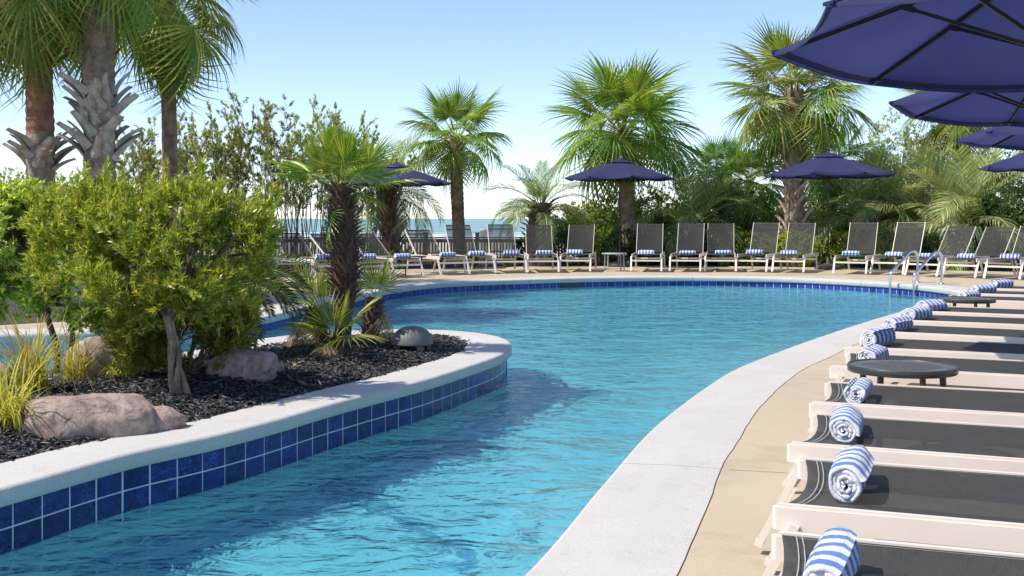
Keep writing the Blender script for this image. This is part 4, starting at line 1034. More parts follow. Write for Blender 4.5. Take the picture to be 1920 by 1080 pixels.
# ------------------------------------------------------------------ peninsula planting
def isle_pt(px, py): 
    p = gp(px, py, 0.12); return Vector((p.x, p.y, isle_h(p.x, p.y)))
def build_isle_plants():
    rs = np.random.RandomState(21)
    # thick fan palm with dark shaggy trunk
    b = isle_pt(642, 655); t = tree('fan_palm', 'short fan palm with thick shaggy dark trunk and bright crown on the peninsula', 'palm tree', b)
    y = b.y; H = hz(345, y) - b.z
    def rad(u): return 0.074 + 0.038 * math.sin(PI * min(1, max(0, (u - .20) / .72))) ** 0.8
    mb = MB(); pts = [Vector((0.0 + 0.03 * math.sin(u * 3.0) - 0.02 * u, 0, H * u - (0.05 if u == 0 else 0))) for u in np.linspace(0, 1, 22)]
    mb.tube(pts, [rad(u) * .9 for u in np.linspace(0, 1, 22)], 16); mb.build('trunk', M['bark_dark'], t)
    def axis(z): u = z / H; return Vector((0.03 * math.sin(u * 3.0) - 0.02 * u, 0, z)), rad(u)
    boots(t, axis, 0.36, H - 0.03, 300, 'boot_dark', 0.22, 31, (12, 40), 14, curl=0.5, w=0.16)
    crown(t, axis(H)[0], 'bright', 20, 0.70, 88, 36, 33, 0.9, rad=0.03, spread_z=0.05)
    ms = fronds('bright')
    for az, el, k, sc in ((0.12, 8, 2, .86), (0.35, 18, 2, .86), (-.3, -14, 3, .6), (3.0, 14, 2, .75), (3.5, 22, 2, .8), (3.35, -66, 3, .7)):
        o = obj('frond', ms[k], t); o.matrix_local = Matrix.Translation(axis(H)[0]) @ Matrix.Rotation(az, 4, 'Z') @ Matrix.Rotation(-R(el), 4, 'Y') @ Matrix.Scale(sc, 4)
    # three small offsets at its foot
    for px, py, Hh, r, lean, nf, lab, sd in ((606, 650, .30, .055, (-.10, 0), 7, 'small offset palm left of the thick trunk foot', 40), (692, 646, .36, .068, (.05, 0), 5, 'stubby offset palm right of the thick trunk with one upright leaf', 41),
                                            (632, 668, .13, .045, (-.02, -.02), 6, 'low bright offset palm in front of the thick trunk', 42)):
        b = isle_pt(px, py); q = tree('offset_palm', lab, 'palm plant', b, 'offset palms around the thick palm')
        mb = MB(); pts = [Vector((lean[0] * u, lean[1] * u, Hh * u - (.03 if u == 0 else 0))) for u in np.linspace(0, 1, 9)]
        mb.tube(pts, [r * (0.8 + .45 * math.sin(PI * u * .9)) for u in np.linspace(0, 1, 9)], 12); mb.build('trunk', M['bark_dark'], q)
        ax = lambda z, lean=lean, Hh=Hh, r=r: (Vector((lean[0] * z / Hh, lean[1] * z / Hh, z)), r)
        boots(q, ax, 0.04, Hh - .02, 60 if Hh > .2 else 24, 'boot_dark', 0.2, sd, (10, 36), 12, curl=0.5, w=0.16)
        crown(q, Vector((lean[0], lean[1], Hh)), 'pup', nf, 1.12 if sd != 41 else .95, 80, 20 if sd != 41 else 55, sd, 1.0, rad=.015, spread_z=.02, dry=0)
        dm = fronds('pup_dry')[0]; pr = random.Random(sd)
        for k in range({40: 4, 41: 3, 42: 6}[sd]):
            az = {40: pr.uniform(2.6, 5.2), 41: pr.uniform(-1.4, .3), 42: pr.uniform(3.6, 6.2)}[sd]; o = obj('dry_frond', dm, q)
            o.matrix_local = Matrix.Translation((lean[0], lean[1], Hh * (.9 if sd != 42 else 1.3))) @ Matrix.Rotation(az, 4, 'Z') @ Matrix.Rotation(R(pr.uniform(25, 60)), 4, 'Y') @ Matrix.Scale(pr.uniform(.9, 1.15), 4)
    # fine-leaved clipped tree
    b = isle_pt(338, 738); t = tree('clipped_bush', 'broad fine-leaved clipped bush on a twisted bare trunk', 'bush', b)
    y = b.y; s = F / y
    def loc(px, py, dy): return ((px - CX) / F * (y + dy) - b.x, dy, hz(py, y) - b.z)
    bl = [(loc(300, 440, .15), (.52, .42, .28)), (loc(200, 440, .25), (.36, .36, .27)), (loc(410, 435, .2), (.34, .36, .26)), (loc(330, 510, .0), (.38, .34, .22)), (loc(440, 490, .15), (.20, .28, .2)), (loc(250, 520, .05), (.34, .3, .2)), (loc(130, 415, .3), (.26, .3, .2)), (loc(110, 500, .3), (.22, .3, .18)), (loc(470, 440, .25), (.14, .22, .16)), (loc(290, 390, .3), (.55, .35, .16)), (loc(330, 585, .05), (.22, .22, .15)), (loc(420, 560, .1), (.2, .22, .16)), (loc(250, 575, 0), (.24, .24, .15))]
    P, D = cloud(rs, bl, 4000, 4.6, 0.50, 0.5)
    A = unit(D * .8 + np.array([0, 0, .9]) + rs.normal(size=D.shape) * .35)
    k_ = rs.choice(len(P), 170); P2 = []; A2 = []
    for i in k_:       # long young shoots breaking the outline
        for q in range(5): P2.append(P[i] + A[i] * (.03 + .028 * q)); A2.append(A[i])
    P3 = np.concatenate([P, np.array(P2)]); A3 = np.concatenate([A, np.array(A2)])
    V, Q = sprigs(rs, P3, A3, 14, (0.3, 1.0), 0.046, 0.0078, 0.06)
    obj('foliage', fast_mesh('foliage', V, Q, M['yew_leaf']), t)
    mb = MB()
    for k in range(4):
        a0 = k * 1.57; pts = []
        for u in np.linspace(0, 1, 8):
            tw = a0 + u * 2.2; rr = 0.026 * (1 - .3 * u) * (1.5 if u == 0 else 1)
            pts.append(Vector(((-0.065 * u) + rr * math.cos(tw) + .012 * math.sin(u * 9 + k), rr * math.sin(tw), 0.50 * u - .04)))
        mb.tube(pts, [0.021 * (1 - .3 * u) * (1.9 if u == 0 else (1.25 if u < .2 else 1)) for u in np.linspace(0, 1, 8)], 7)
    mb.build('trunk', M['bark_grey'], t)
    mb = MB(); branchy(mb, (-.065, 0, .44), [P[i] for i in rs.choice(len(P), 34)], rs, .017, .004, 6, .10)
    mb.build('branch', M['stem_brown'], t)
    # lower bright new shoots behind the trunk
    b2 = isle_pt(352, 712); t = tree('low_bush', 'bright green low bush behind the twisted trunk', 'bush', b2); y = b2.y
    def loc(px, py, dy): return ((px - CX) / F * (y + dy) - b2.x, dy, hz(py, y) - b2.z)
    bl = [(loc(262, 640, 0), (.18, .18, .19)), (loc(415, 625, .1), (.18, .2, .2)), (loc(440, 600, .1), (.14, .16, .16)), (loc(275, 600, -.05), (.2, .18, .16)), (loc(340, 610, .15), (.26, .2, .17)), (loc(300, 690, 0), (.12, .12, .08)), (loc(385, 690, 0), (.14, .14, .09))]
    P, D = cloud(rs, bl, 1900, 4.0, 0.38, 0.5, 0.02); A = unit(D * .6 + np.array([0, 0, 1.0]) + rs.normal(size=D.shape) * .3)
    V, Q = sprigs(rs, P, A, 15, (0.3, .95), 0.050, 0.008, 0.07)
    obj('foliage', fast_mesh('foliage', V, Q, M['yew_leaf']), t); mb = MB(); branchy(mb, (0, 0, -.02), [P[i] for i in rs.choice(len(P), 14)], rs, .01, .003); mb.build('stem', M['stem_brown'], t)
    # broad-leaved shrub at the left edge
    b3 = isle_pt(118, 690); t = tree('broad_leaved_bush', 'yellow-green broad-leaved bush at the left edge on two slim trunks', 'bush', b3); y = b3.y
    def loc(px, py, dy): return ((px - CX) / F * (y + dy) - b3.x, dy, hz(py, y) - b3.z)
    bl = [(loc(60, 425, -.1), (.36, .38, .30)), (loc(-30, 450, .0), (.4, .4, .40)), (loc(20, 390, 0.1), (.36, .3, .2)), (loc(120, 500, .1), (.34, .36, .26)), (loc(40, 540, .1), (.36, .34, .24)), (loc(170, 560, 0), (.28, .28, .2)), (loc(-60, 560, 0), (.3, .3, .28)), (loc(90, 400, .1), (.30, .3, .16)), (loc(220, 600, .1), (.2, .2, .13))]
    P, D = cloud(rs, bl, 3100, 3.8, 0.47, 0.5); A = unit(D + np.array([0, 0, .8]) + rs.normal(size=D.shape) * .3)
    V, Q = sprigs(rs, P, A, 10, (0.55, 1.35), 0.054, 0.021, 0.012)
    obj('foliage', fast_mesh('foliage', V, Q, M['pitto_leaf']), t)
    for x0, x1, r in ((-.03, -.12, .026), (.06, .05, .022)):
        mb = MB(); mb.tube([Vector((x0 + (x1 - x0) * u + .012 * math.sin(u * 8 + x0 * 50), .02 * math.sin(u * 5), .62 * u - .04)) for u in np.linspace(0, 1, 8)], [r * (1 - .3 * u) for u in np.linspace(0, 1, 8)], 8); mb.build('trunk', M['stem_brown'], t)
    mb = MB(); branchy(mb, (-.05, 0, .5), [P[i] for i in rs.choice(len(P), 26)], rs, .014, .004, 6, .1); mb.build('branch', M['stem_brown'], t)
    # cycad right of the bush
    b4 = isle_pt(428, 668); t = tree('sago_palm', 'dark drooping sago palm sticking out right of the clipped bush', 'palm plant', b4)
    top = Vector((0, 0, hz(510, b4.y) - b4.z)); mb = MB(); mb.tube([(0, 0, -.03), (0, 0, top.z * .5), (0, 0, top.z)], [.09, .085, .07], 12); mb.build('trunk', M['bark_dark'], t)
    ax = lambda z: (Vector((0, 0, z)), .085); boots(t, ax, .03, top.z, 60, 'boot_dark', .2, 61, (10, 36), 10, curl=0.5, w=0.16)
    crown(t, top, 'sago', 34, 0.74, 50, -12, 62, .8, rad=.03, spread_z=.04)
    # small leafy plant
    b5 = isle_pt(452, 652)
    shrub('low_plant', 'small dark leafy plant at the edge of the mulch below the sago palm', 'plant', b5, [((0, 0, .10), (.10, .09, .11)), ((-.09, .05, .08), (.1, .1, .09))], 110, (0.04, 0.022), 'shrub_dark', seed=71, gap=0, nl=7, r0=.006)
    # ornamental grasses
    for px, py, n, L, lab, sd in ((60, 745, 120, .50, 'golden arching grass clump beside the long boulder', 1), (15, 800, 110, .36, 'orange grass clump at the left edge in front of the boulder', 2), (135, 715, 55, .44, 'pale arching grass tuft behind the long boulder', 3), (235, 712, 60, .20, 'low dry golden grass between boulder and twisted trunk', 4)):
        b = isle_pt(px, py); q = tree('grass_clump', lab, 'grass', b, 'ornamental grasses by the boulders'); rg = np.random.RandomState(80 + sd)
        o = obj('blades', strap_mesh(rg, int(n * 1.2), L * 1.15, 0.0075, (.4, 1.9), .75, 'grass_leaf', 'blades'), q)
    # fallen leaves
    fl = MB(); fl.add([(-.022, 0, .004), (0, -.009, 0), (.024, 0, .006), (0, .009, .002)], [(0, 1, 2, 3)]); fme = fl.mesh('fallen_leaf', M['grass_leaf'])
    for k, (px, py, lab) in enumerate(((562, 684, 'yellow fallen leaf on the mulch right of the smaller boulder'), (552, 691, 'tan fallen leaf nearest the small boulder tip'), (566, 692, 'orange fallen leaf in front of the yellow one'), (612, 683, 'pale fallen chip on the mulch in front of the low offset palm'), (512, 790 - 45, 'green sprig lying on the mulch near the coping'))):
        p = isle_pt(px, py); o = obj('fallen_leaf', fme, None, (p.x, p.y, p.z + .014)); o.rotation_euler = (0.1, -.15, k * 1.3); o.scale = (1.1, 1.1, 1.1); tag(o, lab, 'leaf', 'fallen leaves on the mulch')
build_isle_plants()

def rock_mesh(name, L, W, H, seed, waist=None, sub=(40, 24)):
    mb = MB(); nu, nv = sub; vs = []
    for i in range(nu + 1):
        u = i / nu; x = -L / 2 + L * (0.5 - 0.5 * math.cos(PI * u)); e = math.sin(PI * u) ** 0.55 if 0 < u < 1 else 0.0
        prof = 1.0 - (waist[1] * math.exp(-((u - waist[0]) / waist[2]) ** 2) if waist else 0); prof *= (waist[3] if waist and u > waist[0] else 1)
        for j in range(nv):
            a = 2 * PI * j / nv; cy, cz = math.cos(a), math.sin(a)
            sy = abs(cy) ** 0.8 * (1 if cy > 0 else -1); sz = abs(cz) ** 0.75 * (1 if cz > 0 else -1)
            p = Vector((x, sy * W / 2 * e * prof, sz * H * .62 * e * prof))
            d = 0.10 * mnoise.noise(Vector((p.x * 4 + seed, p.y * 4, p.z * 5))) + 0.045 * mnoise.noise(Vector((p.x * 11, p.y * 11 + seed, p.z * 14))) + 0.02 * mnoise.noise(Vector((p.x * 30, p.y * 30, p.z * 34 + seed)))
            d += .03 * (1 - 2 * abs(mnoise.noise(Vector((p.x * 6 + seed * 2, p.y * 9, p.z * 9))))); p *= 1 + d * 1.7; vs.append((p.x, p.y, p.z + H * .36))
    mb.add(vs, [(i * nv + j, (i + 1) * nv + j, (i + 1) * nv + (j + 1) % nv, i * nv + (j + 1) % nv) for i in range(nu) for j in range(nv)], True)
    return mb.mesh(name, M['rock'])
def build_rocks():
    p = isle_pt(180, 800); p.y += .08; o = obj('boulder', rock_mesh('boulder', 0.80, 0.34, 0.235, 3, (0.70, 0.16, .05, .72), (60, 30)), None, (p.x - .0, p.y, p.z - .045)); o.rotation_euler = (0, 0, R(17)); tag(o, 'long pinkish-grey boulder lying in front of the golden grass', 'boulder')
    p = isle_pt(455, 712); o = obj('boulder', rock_mesh('boulder', 0.46, 0.26, 0.185, 9, (0.82, 0.2, .05, .42)), None, (p.x, p.y + .06, p.z - .015)); o.rotation_euler = (0, 0, R(5)); tag(o, 'rounded pinkish boulder in the middle of the black mulch', 'boulder')
    p = isle_pt(192, 705); o = obj('boulder', rock_mesh('boulder', 0.46, 0.36, 0.30, 17), None, (p.x, p.y + .1, p.z - .02)); o.rotation_euler = (0, R(-10), R(30)); tag(o, 'shaded boulder beneath the broad-leaved bush', 'boulder')
    p = isle_pt(-12, 712); o = obj('boulder', rock_mesh('boulder', 0.26, 0.2, 0.17, 27), None, (p.x, p.y, p.z - .02)); tag(o, 'brown boulder cut off by the left picture edge', 'boulder')
    # domed garden vent
    p = isle_pt(773, 652); t = tree('garden_dome', 'matte grey dome standing on the mulch at the peninsula tip', 'garden dome', p)
    r = 0.168; mb = MB(); mb.lathe([(r - .012, .055), (r, .052), (r + .002, .062)] + [(r * math.cos(a) ** .9, .065 + .135 * math.sin(a)) for a in np.linspace(0.08, PI / 2 - .02, 14)] + [(0.0, .2)], 36); mb.build('cap', M['plastic_grey'], t)
    mb = MB(); mb.lathe([(.10, -.03), (.10, .06), (0, .06)], 20); mb.build('core', M['frame_dark'], t)
    for k in range(4):
        a = .5 + k * PI / 2; mb = MB(); mb.box((math.cos(a) * .135, math.sin(a) * .135, .015), (.035, .05, .09), Matrix.Rotation(a, 3, 'Z')); mb.build('foot', M['plastic_grey'], t)
build_rocks()

# ------------------------------------------------------------------ loungers
LW = 0.64     # width over the rails
def lounger_parts():
    D = {}
    z = 0.385; hw = LW / 2; hinge = 1.16; end = 1.86
    # side rails (white extrusion, 6.5 cm deep)
    mb = MB(); mb.box((0, end / 2, 0.001), (0.025, end, 0.060)); mb.box((0, end / 2, 0.035), (0.018, end - .01, 0.008)); mb.tube([(0, 0, -.028), (0, 0, .0305)], .0123, 10)
    D['side_rail'] = mb.mesh('side_rail', M['frame_white'])
    # front leg, splayed towards the foot end
    def leg(y0, y1):
        mb = MB(); mb.bar((0, y0, 0), (0, y1, -z + .012 + .03), 0.036, 0.024, (0, 1, 0)); mb.bar((0, y1 - (y0 - y1) * 0.0, -z + .045), (0, y1 + (y1 - y0) * .04, -z + .03), .040, .028, (0, 1, 0)); return mb.mesh('leg', M['frame_white'])
    D['front_leg'] = leg(0.05, -0.10); D['rear_leg'] = leg(1.46, 1.62)
    mb = MB(); mb.bar((-hw + .02, 0, 0), (hw - .02, 0, 0), .026, .034); D['crossbar'] = mb.mesh('crossbar', M['frame_white'])
    # seat sling with sag across
    mb = MB(); nx, ny = 8, 12; sw = hw - .016; vs = []
    for j in range(ny + 1):
        v = j / ny; y = .012 + v * (hinge - .012)
        for i in range(nx + 1):
            u = -1 + 2 * i / nx; sag = 0.030 * (1 - u * u) * (0.55 + .45 * math.sin(PI * min(1, v * 1.3 + .15)))
            yy = y + (0.030 * (1 - u * u) if j == 0 else (.030 * (1 - u * u) * max(0, 1 - v * 3)))
            vs.append((u * sw, yy, -sag))
    mb.add(vs, [(j * (nx + 1) + i, j * (nx + 1) + i + 1, (j + 1) * (nx + 1) + i + 1, (j + 1) * (nx + 1) + i) for j in range(ny) for i in range(nx)], True)
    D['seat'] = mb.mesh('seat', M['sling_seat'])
    mb = MB()
    for off in (0.032, 0.046):
        vs = []
        for i in range(nx + 1):
            u = -1 + 2 * i / nx; sag = 0.030 * (1 - u * u) * .62
            vs += [(u * sw, .012 + off + .030 * (1 - u * u), -sag + .0022), (u * sw, .0148 + off + .030 * (1 - u * u), -sag + .0022)]
        mb.add(vs, [(2 * i, 2 * i + 2, 2 * i + 3, 2 * i + 1) for i in range(nx)], True)
    for sx in (-1, 1):
        mb.add([(sx * (sw - .020), .05, -.0015), (sx * (sw - .0222), .05, -.0015), (sx * (sw - .0222), hinge, -.0015), (sx * (sw - .020), hinge, -.0015)], [(0, 1, 2, 3) if sx < 0 else (3, 2, 1, 0)])
    D['stitching'] = mb.mesh('stitching', M['stitch'])
    # backrest about the hinge: local y along it
    bl = .80; mb = MB(); w2 = hw - .032
    mb.bar((0, 0, 0), (0, bl, 0), .014, .034); D['back_rail'] = mb.mesh('back_rail', M['frame_white'])

    mb = MB(); mb.bar((-w2 + .008, 0, 0), (w2 - .008, 0, 0), .022, .014); D['back_slat'] = mb.mesh('back_slat', M['frame_dark'])
    mb = MB(); vs = []
    for j in range(7):
        for i in range(nx + 1):
            u = -1 + 2 * i / nx; vs.append((u * (w2 - .002), .01 + (bl - .02) * j / 6, .019 - .018 * (1 - u * u) * math.sin(PI * (j + .6) / 7.2)))
    mb.add(vs, [(j * (nx + 1) + i, j * (nx + 1) + i + 1, (j + 1) * (nx + 1) + i + 1, (j + 1) * (nx + 1) + i) for j in range(6) for i in range(nx)], True)
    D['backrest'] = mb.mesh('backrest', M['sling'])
    return D
LP = lounger_parts()
def lounger(x, y, facing, back, label, group):
    """x, y: middle of the foot end; facing: angle of the head direction (world, radians)"""
    t = empty('lounger', (x, y, 0), facing - PI / 2); tag(t, label, 'lounger', group); z = 0.385; hw = LW / 2
    for sx in (-1, 1):
        obj('side_rail', LP['side_rail'], t, (sx * (hw - .015), 0, z - .035))
        obj('leg', LP['front_leg'], t, (sx * (hw + .004), 0, z - .045)).rotation_euler = (0, 0, 0)
        obj('leg', LP['rear_leg'], t, (sx * (hw + .004), 0, z - .045))
    obj('crossbar', LP['crossbar'], t, (0, .005, z - .135)); obj('crossbar', LP['crossbar'], t, (0, 1.505, z - .135))
    s = obj('seat', LP['seat'], t, (0, 0, z)); obj('stitching', LP['stitching'], s)
    b = obj('backrest', LP['backrest'], t, (0, 1.17, z - .005)); b.rotation_euler = (R(back), 0, 0)
    
    for sx in (-1, 1): obj('back_rail', LP['back_rail'], b, (sx * (hw - .032), 0, 0))
    for yy, zz in ((.788, 0), (.69, -.022), (.08, -.022)): obj('back_slat', LP['back_slat'], b, (0, yy, zz))
    return t
for o_ in ('front_leg', 'rear_leg'):
    for v in LP[o_].vertices: v.co.z = v.co.z   # legs hang from z - .045
    for v in LP[o_].vertices: v.co.z += .045 if v.co.z < -.2 else 0.0

def towel_mesh(rs, mat, L=0.30, r=0.056, turns=3.6):
    mb = MB(); n = 76; nl = 14; th = 0.0115; outer = []; inner = []
    loose = rs.random() < .6; ph = rs.uniform(0, 6.28); asp = rs.uniform(.88, 1.0)
    for k in range(n):
        u = k / (n - 1); a = ph + turns * 2 * PI * u; rr = 0.010 + (r - 0.010) * u ** 0.92
        w = 1 + .07 * math.sin(a * 2 + ph) + .035 * math.sin(5 * a + ph * 2) + (.10 * max(0, (u - .93) / .07) if loose else 0)
        outer.append((math.cos(a) * rr * w, math.sin(a) * rr * w * asp)); inner.append((math.cos(a) * (rr - th) * w, math.sin(a) * (rr - th) * w * asp))
    lo = min(p[1] for p in outer); vs = []
    def flat(z): return max(z, lo * .93)
    ends = [(rs.uniform(-.008, .008) + .010 * math.sin(k * .31 + ph)) for k in range(n)]
    for k in range(n):
        for (p) in (outer[k], inner[k]):
            for j in range(nl + 1):
                v = j / nl; x = -L / 2 + L * v; soft = 1 - .10 * (2 * abs(v - .5)) ** 6
                if j == 0: x += ends[k] * .6
                if j == nl: x += ends[(k * 7) % n] * .6
                wob = 1 + .055 * mnoise.noise(Vector((x * 16, p[0] * 30, p[1] * 30 + ph)))
                vs.append((x, p[0] * soft * wob, flat(p[1] * soft * wob) - lo * .93))
    st = (nl + 1); fs = []
    for k in range(n - 1):
        for s in (0, 1):
            a = (k * 2 + s) * st; b = ((k + 1) * 2 + s) * st
            for j in range(nl): fs.append((a + j, b + j, b + j + 1, a + j + 1) if s else (a + j, a + j + 1, b + j + 1, b + j))
        a0, a1, b0, b1 = (k * 2) * st, (k * 2 + 1) * st, (k * 2 + 2) * st, (k * 2 + 3) * st
        fs.append((a0, b0, b1, a1)); fs.append((a0 + nl, a1 + nl, b1 + nl, b0 + nl))
    e = (n - 1) * 2 * st
    for j in range(nl): fs.append((e + j, e + st + j, e + st + j + 1, e + j + 1))
    mb.add(vs, fs, True)
    return mb.mesh('rolled_towel', M[mat])
TW = [towel_mesh(random.Random(k), 'towel_deep' if k in (4, 5, 6, 9, 11) else 'towel', r=0.054 + .002 * (k % 3)) for k in range(12)]
def towel(x, y, z, rz, label, group, k, sc=1.0):
    o = obj('rolled_towel', TW[k % len(TW)], None, (x, y, z)); o.rotation_euler = (0, 0, rz); o.scale = (sc, sc, sc); tag(o, label, 'towel', group); return o

def build_loungers():
    # far row round the end of the pool; (front px, front py, facing degrees toward the right, back angle)
    far = [(614, 524, 39, 35), (700, 524, 40, 36), (762, 521, 36, 36), (849, 516, 27, 39), (898, 514, 18, 50), (957, 513, 8, 52), (1018, 512, 1, 51), (1079, 510.5, -9, 52),
           (1212, 510.5, -12, 56), (1285, 510.5, -13, 56), (1351, 510.5, -13, 56), (1410, 511, -23, 57), (1479, 512, -23, 58), (1595, 515, -29, 58), (1666, 516, -38, 57), (1732, 519.5, -45, 50), (1803, 522, -47, 50), (1883, 525, -43, 50)]
    where = ['leftmost lounger of the far row, left of the thick palm trunk', 'far-row lounger half hidden behind the thick palm trunk', 'far-row lounger right beside the left umbrella pole',
             'reclined far-row lounger just right of the small dark table', 'far-row lounger in front of the slim brown palm trunk', 'far-row lounger in front of the fence, left of the small hedge',
             'far-row lounger in front of the purplish pindo palm trunk', 'far-row lounger just left of the pale side table', 'first far-row lounger right of the middle umbrella table', 'second far-row lounger right of the middle umbrella table',
             'third far-row lounger right of the middle umbrella table', 'far-row lounger just left of the tallest palm foot', 'far-row lounger directly left of the right umbrella pole', 'first far-row lounger right of the right umbrella pole',
             'second far-row lounger right of the right umbrella pole', 'far-row lounger seen through the pool ladder rails', 'far-row lounger just right of the pool ladder', 'last far-row lounger at the right picture edge']
    offs = [0, -.02, .02, -.05, .0, .05, .03, -.03, -.02, .04, .05, .02, -.02, -.03, .05, .02, .03, .04]
    for i, ((px, py, th, bk), lab) in enumerate(zip(far, where)):
        p = gp(px, py); a = R(th); hd = Vector((-math.sin(a), math.cos(a), 0)); fa = math.atan2(hd.y, hd.x)
        f = p - hd * .02
        fa += random.uniform(-.04, .04); bk += random.uniform(-2.5, 2.5)
        lounger(f.x, f.y, fa, bk, 'dark sling lounger, ' + lab, 'loungers in the far row')
        side = Vector((hd.y, -hd.x, 0)); c = f + hd * (.17 + .02 * (i % 3)) + side * offs[i]
        towel(c.x, c.y, .372, fa - PI / 2 + random.uniform(-.08, .08), 'striped towel roll on the ' + lab.split(',')[0], 'rolled towels in the far row', i, 1.12)
    # near row along the right side
    near = [(0.54, 2.44, 20, 'nearest lounger, cut off by the bottom edge'), (0.816, 3.285, 21, 'second nearest lounger'), (1.066, 4.105, 21.5, 'third nearest lounger'), (1.363, 4.955, 22, 'lounger in front of the nearer round table'),
            (1.79, 6.11, 23.5, 'lounger just behind the nearer round table'), (2.13, 6.97, 26, 'second lounger behind the nearer round table'), (2.56, 7.9, 28, 'third lounger behind the nearer round table'), (2.99, 8.76, 28, 'fourth lounger behind the nearer round table'),
            (3.40, 9.60, 28, 'lounger in front of the farther round table'), (4.25, 10.95, 28, 'lounger just behind the farther round table'), (4.74, 11.78, 28, 'second lounger behind the farther round table'), (5.28, 12.62, 28, 'farthest lounger of the near row')]
    for i, (x, y, th, lab) in enumerate(near):
        a = -R(th) + [0, .01, -.012, .008, -.015, .012, -.01, .02, -.012, .015, -.01, .0][i]; lounger(x, y, a, 54, 'grey sling lounger with cream frame, ' + lab, 'loungers in the near row')
        hd = Vector((math.cos(a), math.sin(a), 0)); side = Vector((-hd.y, hd.x, 0))
        tw = [.05, .03, -.05, .04, .12, .25, .2, .3, .35, .35, .5, .5][i]
        c = Vector((x, y, 0)) + hd * [.155, .17, .15, .17, .17, .15, .16, .17, .18, .2, .2, .22][i] + side * [-.03, 0.01, .02, -.04, .02, -.02, 0, 0, .02, 0, 0, 0][i]
        towel(c.x, c.y, .364, a - PI / 2 - tw + PI, 'striped towel roll on the ' + lab.split(',')[0], 'rolled towels in the near row', i, [1.06, 1.06, 1.04, .98, 1.0, 1.08, 1.1, 1.06, 1.1, 1.05, 1.1, 1.05][i])
build_loungers()

# ------------------------------------------------------------------ tables
def round_table(x, y, h, r, label):
    t = empty('round_table', (x, y, 0)); tag(t, label, 'table', 'round tables in the near row')
    # perforated top: grid of small holes cut out of a disc
    mb = MB(); cell = 0.023; hole = 0.0070; n = int(r / cell) + 1; ca, sa = math.cos(.6), math.sin(.6); rin = r - .02
    def rotp(px, py, z): return (px * ca - py * sa, px * sa + py * ca, z)
    for i in range(-n, n + 1):
        for j in range(-n, n + 1):
            cx, cy = i * cell, j * cell
            if math.hypot(cx, cy) > rin - cell * .72: continue
            a = cell / 2
            o = [(cx - a, cy - a), (cx + a, cy - a), (cx + a, cy + a), (cx - a, cy + a)]
            if math.hypot(cx, cy) < rin - .05:
                q = [(cx - hole * 1.4, cy - hole), (cx + hole * 1.4, cy - hole), (cx + hole * 1.4, cy + hole), (cx - hole * 1.4, cy + hole)]
                mb.add([rotp(*p, h - .006) for p in o] + [rotp(*p, h - .006) for p in q] + [rotp(*p, h - .012) for p in q], [(0, 1, 5, 4), (1, 2, 6, 5), (2, 3, 7, 6), (3, 0, 4, 7), (4, 5, 9, 8), (5, 6, 10, 9), (6, 7, 11, 10), (7, 4, 8, 11)])
            else: mb.add([rotp(*p, h - .006) for p in o], [(0, 1, 2, 3)])
    mb.lathe([(rin - cell * 1.6, h - .0065), (r - .012, h - .0062)], 48, smooth=False)
    mb.build('table_top', M['table_top'], t)
    mb = MB(); mb.lathe([(r - .014, h - .0062), (r - .010, h), (r - .002, h), (r, h - .003), (r, h - .030), (r - .004, h - .033), (r - .014, h - .03)], 48); mb.build('rim', M['table_dark'], t)
    for k in range(4):
        a = .75 + k * PI / 2; mb = MB(); mb.tube([(math.cos(a) * (r - .05), math.sin(a) * (r - .05), h - .02), (math.cos(a) * (r - .03), math.sin(a) * (r - .03), 0.004)], .015, 10); mb.build('leg', M['table_dark'], t)
def square_table(px, py, w, h, mat, label):
    p = gp(px, py); t = empty('side_table', (p.x, p.y + w / 2, 0), .1); tag(t, label, 'table')
    mb = MB(); mb.lathe([(0, h - .03), (w / 2, h - .03), (w / 2 + .004, h - .026), (w / 2 + .004, h - .004), (w / 2, h), (0, h)], 28); mb.build('table_top', M[mat], t)
    for k in range(4):
        a = PI / 4 + k * PI / 2; mb = MB(); mb.tube([(math.cos(a) * (w / 2 - .03), math.sin(a) * (w / 2 - .03), h - .02), (math.cos(a) * (w / 2 - .01), math.sin(a) * (w / 2 - .01), .003)], .013, 8); mb.build('leg', M[mat], t)
round_table(1.87, 5.37, 0.45, .252, 'dark perforated round table, the nearer one between the loungers')
p_ = at(1820, 563, 9.9); round_table(p_.x, 10.02, 0.44, .255, 'dark round table, the farther one near the pool ladder')
square_table(1154, 509.5, .54, .40, 'table_pale', 'pale grey side table under the middle blue umbrella')
square_table(774, 517, .50, .39, 'frame_dark', 'dark side table between the third and fourth far loungers')

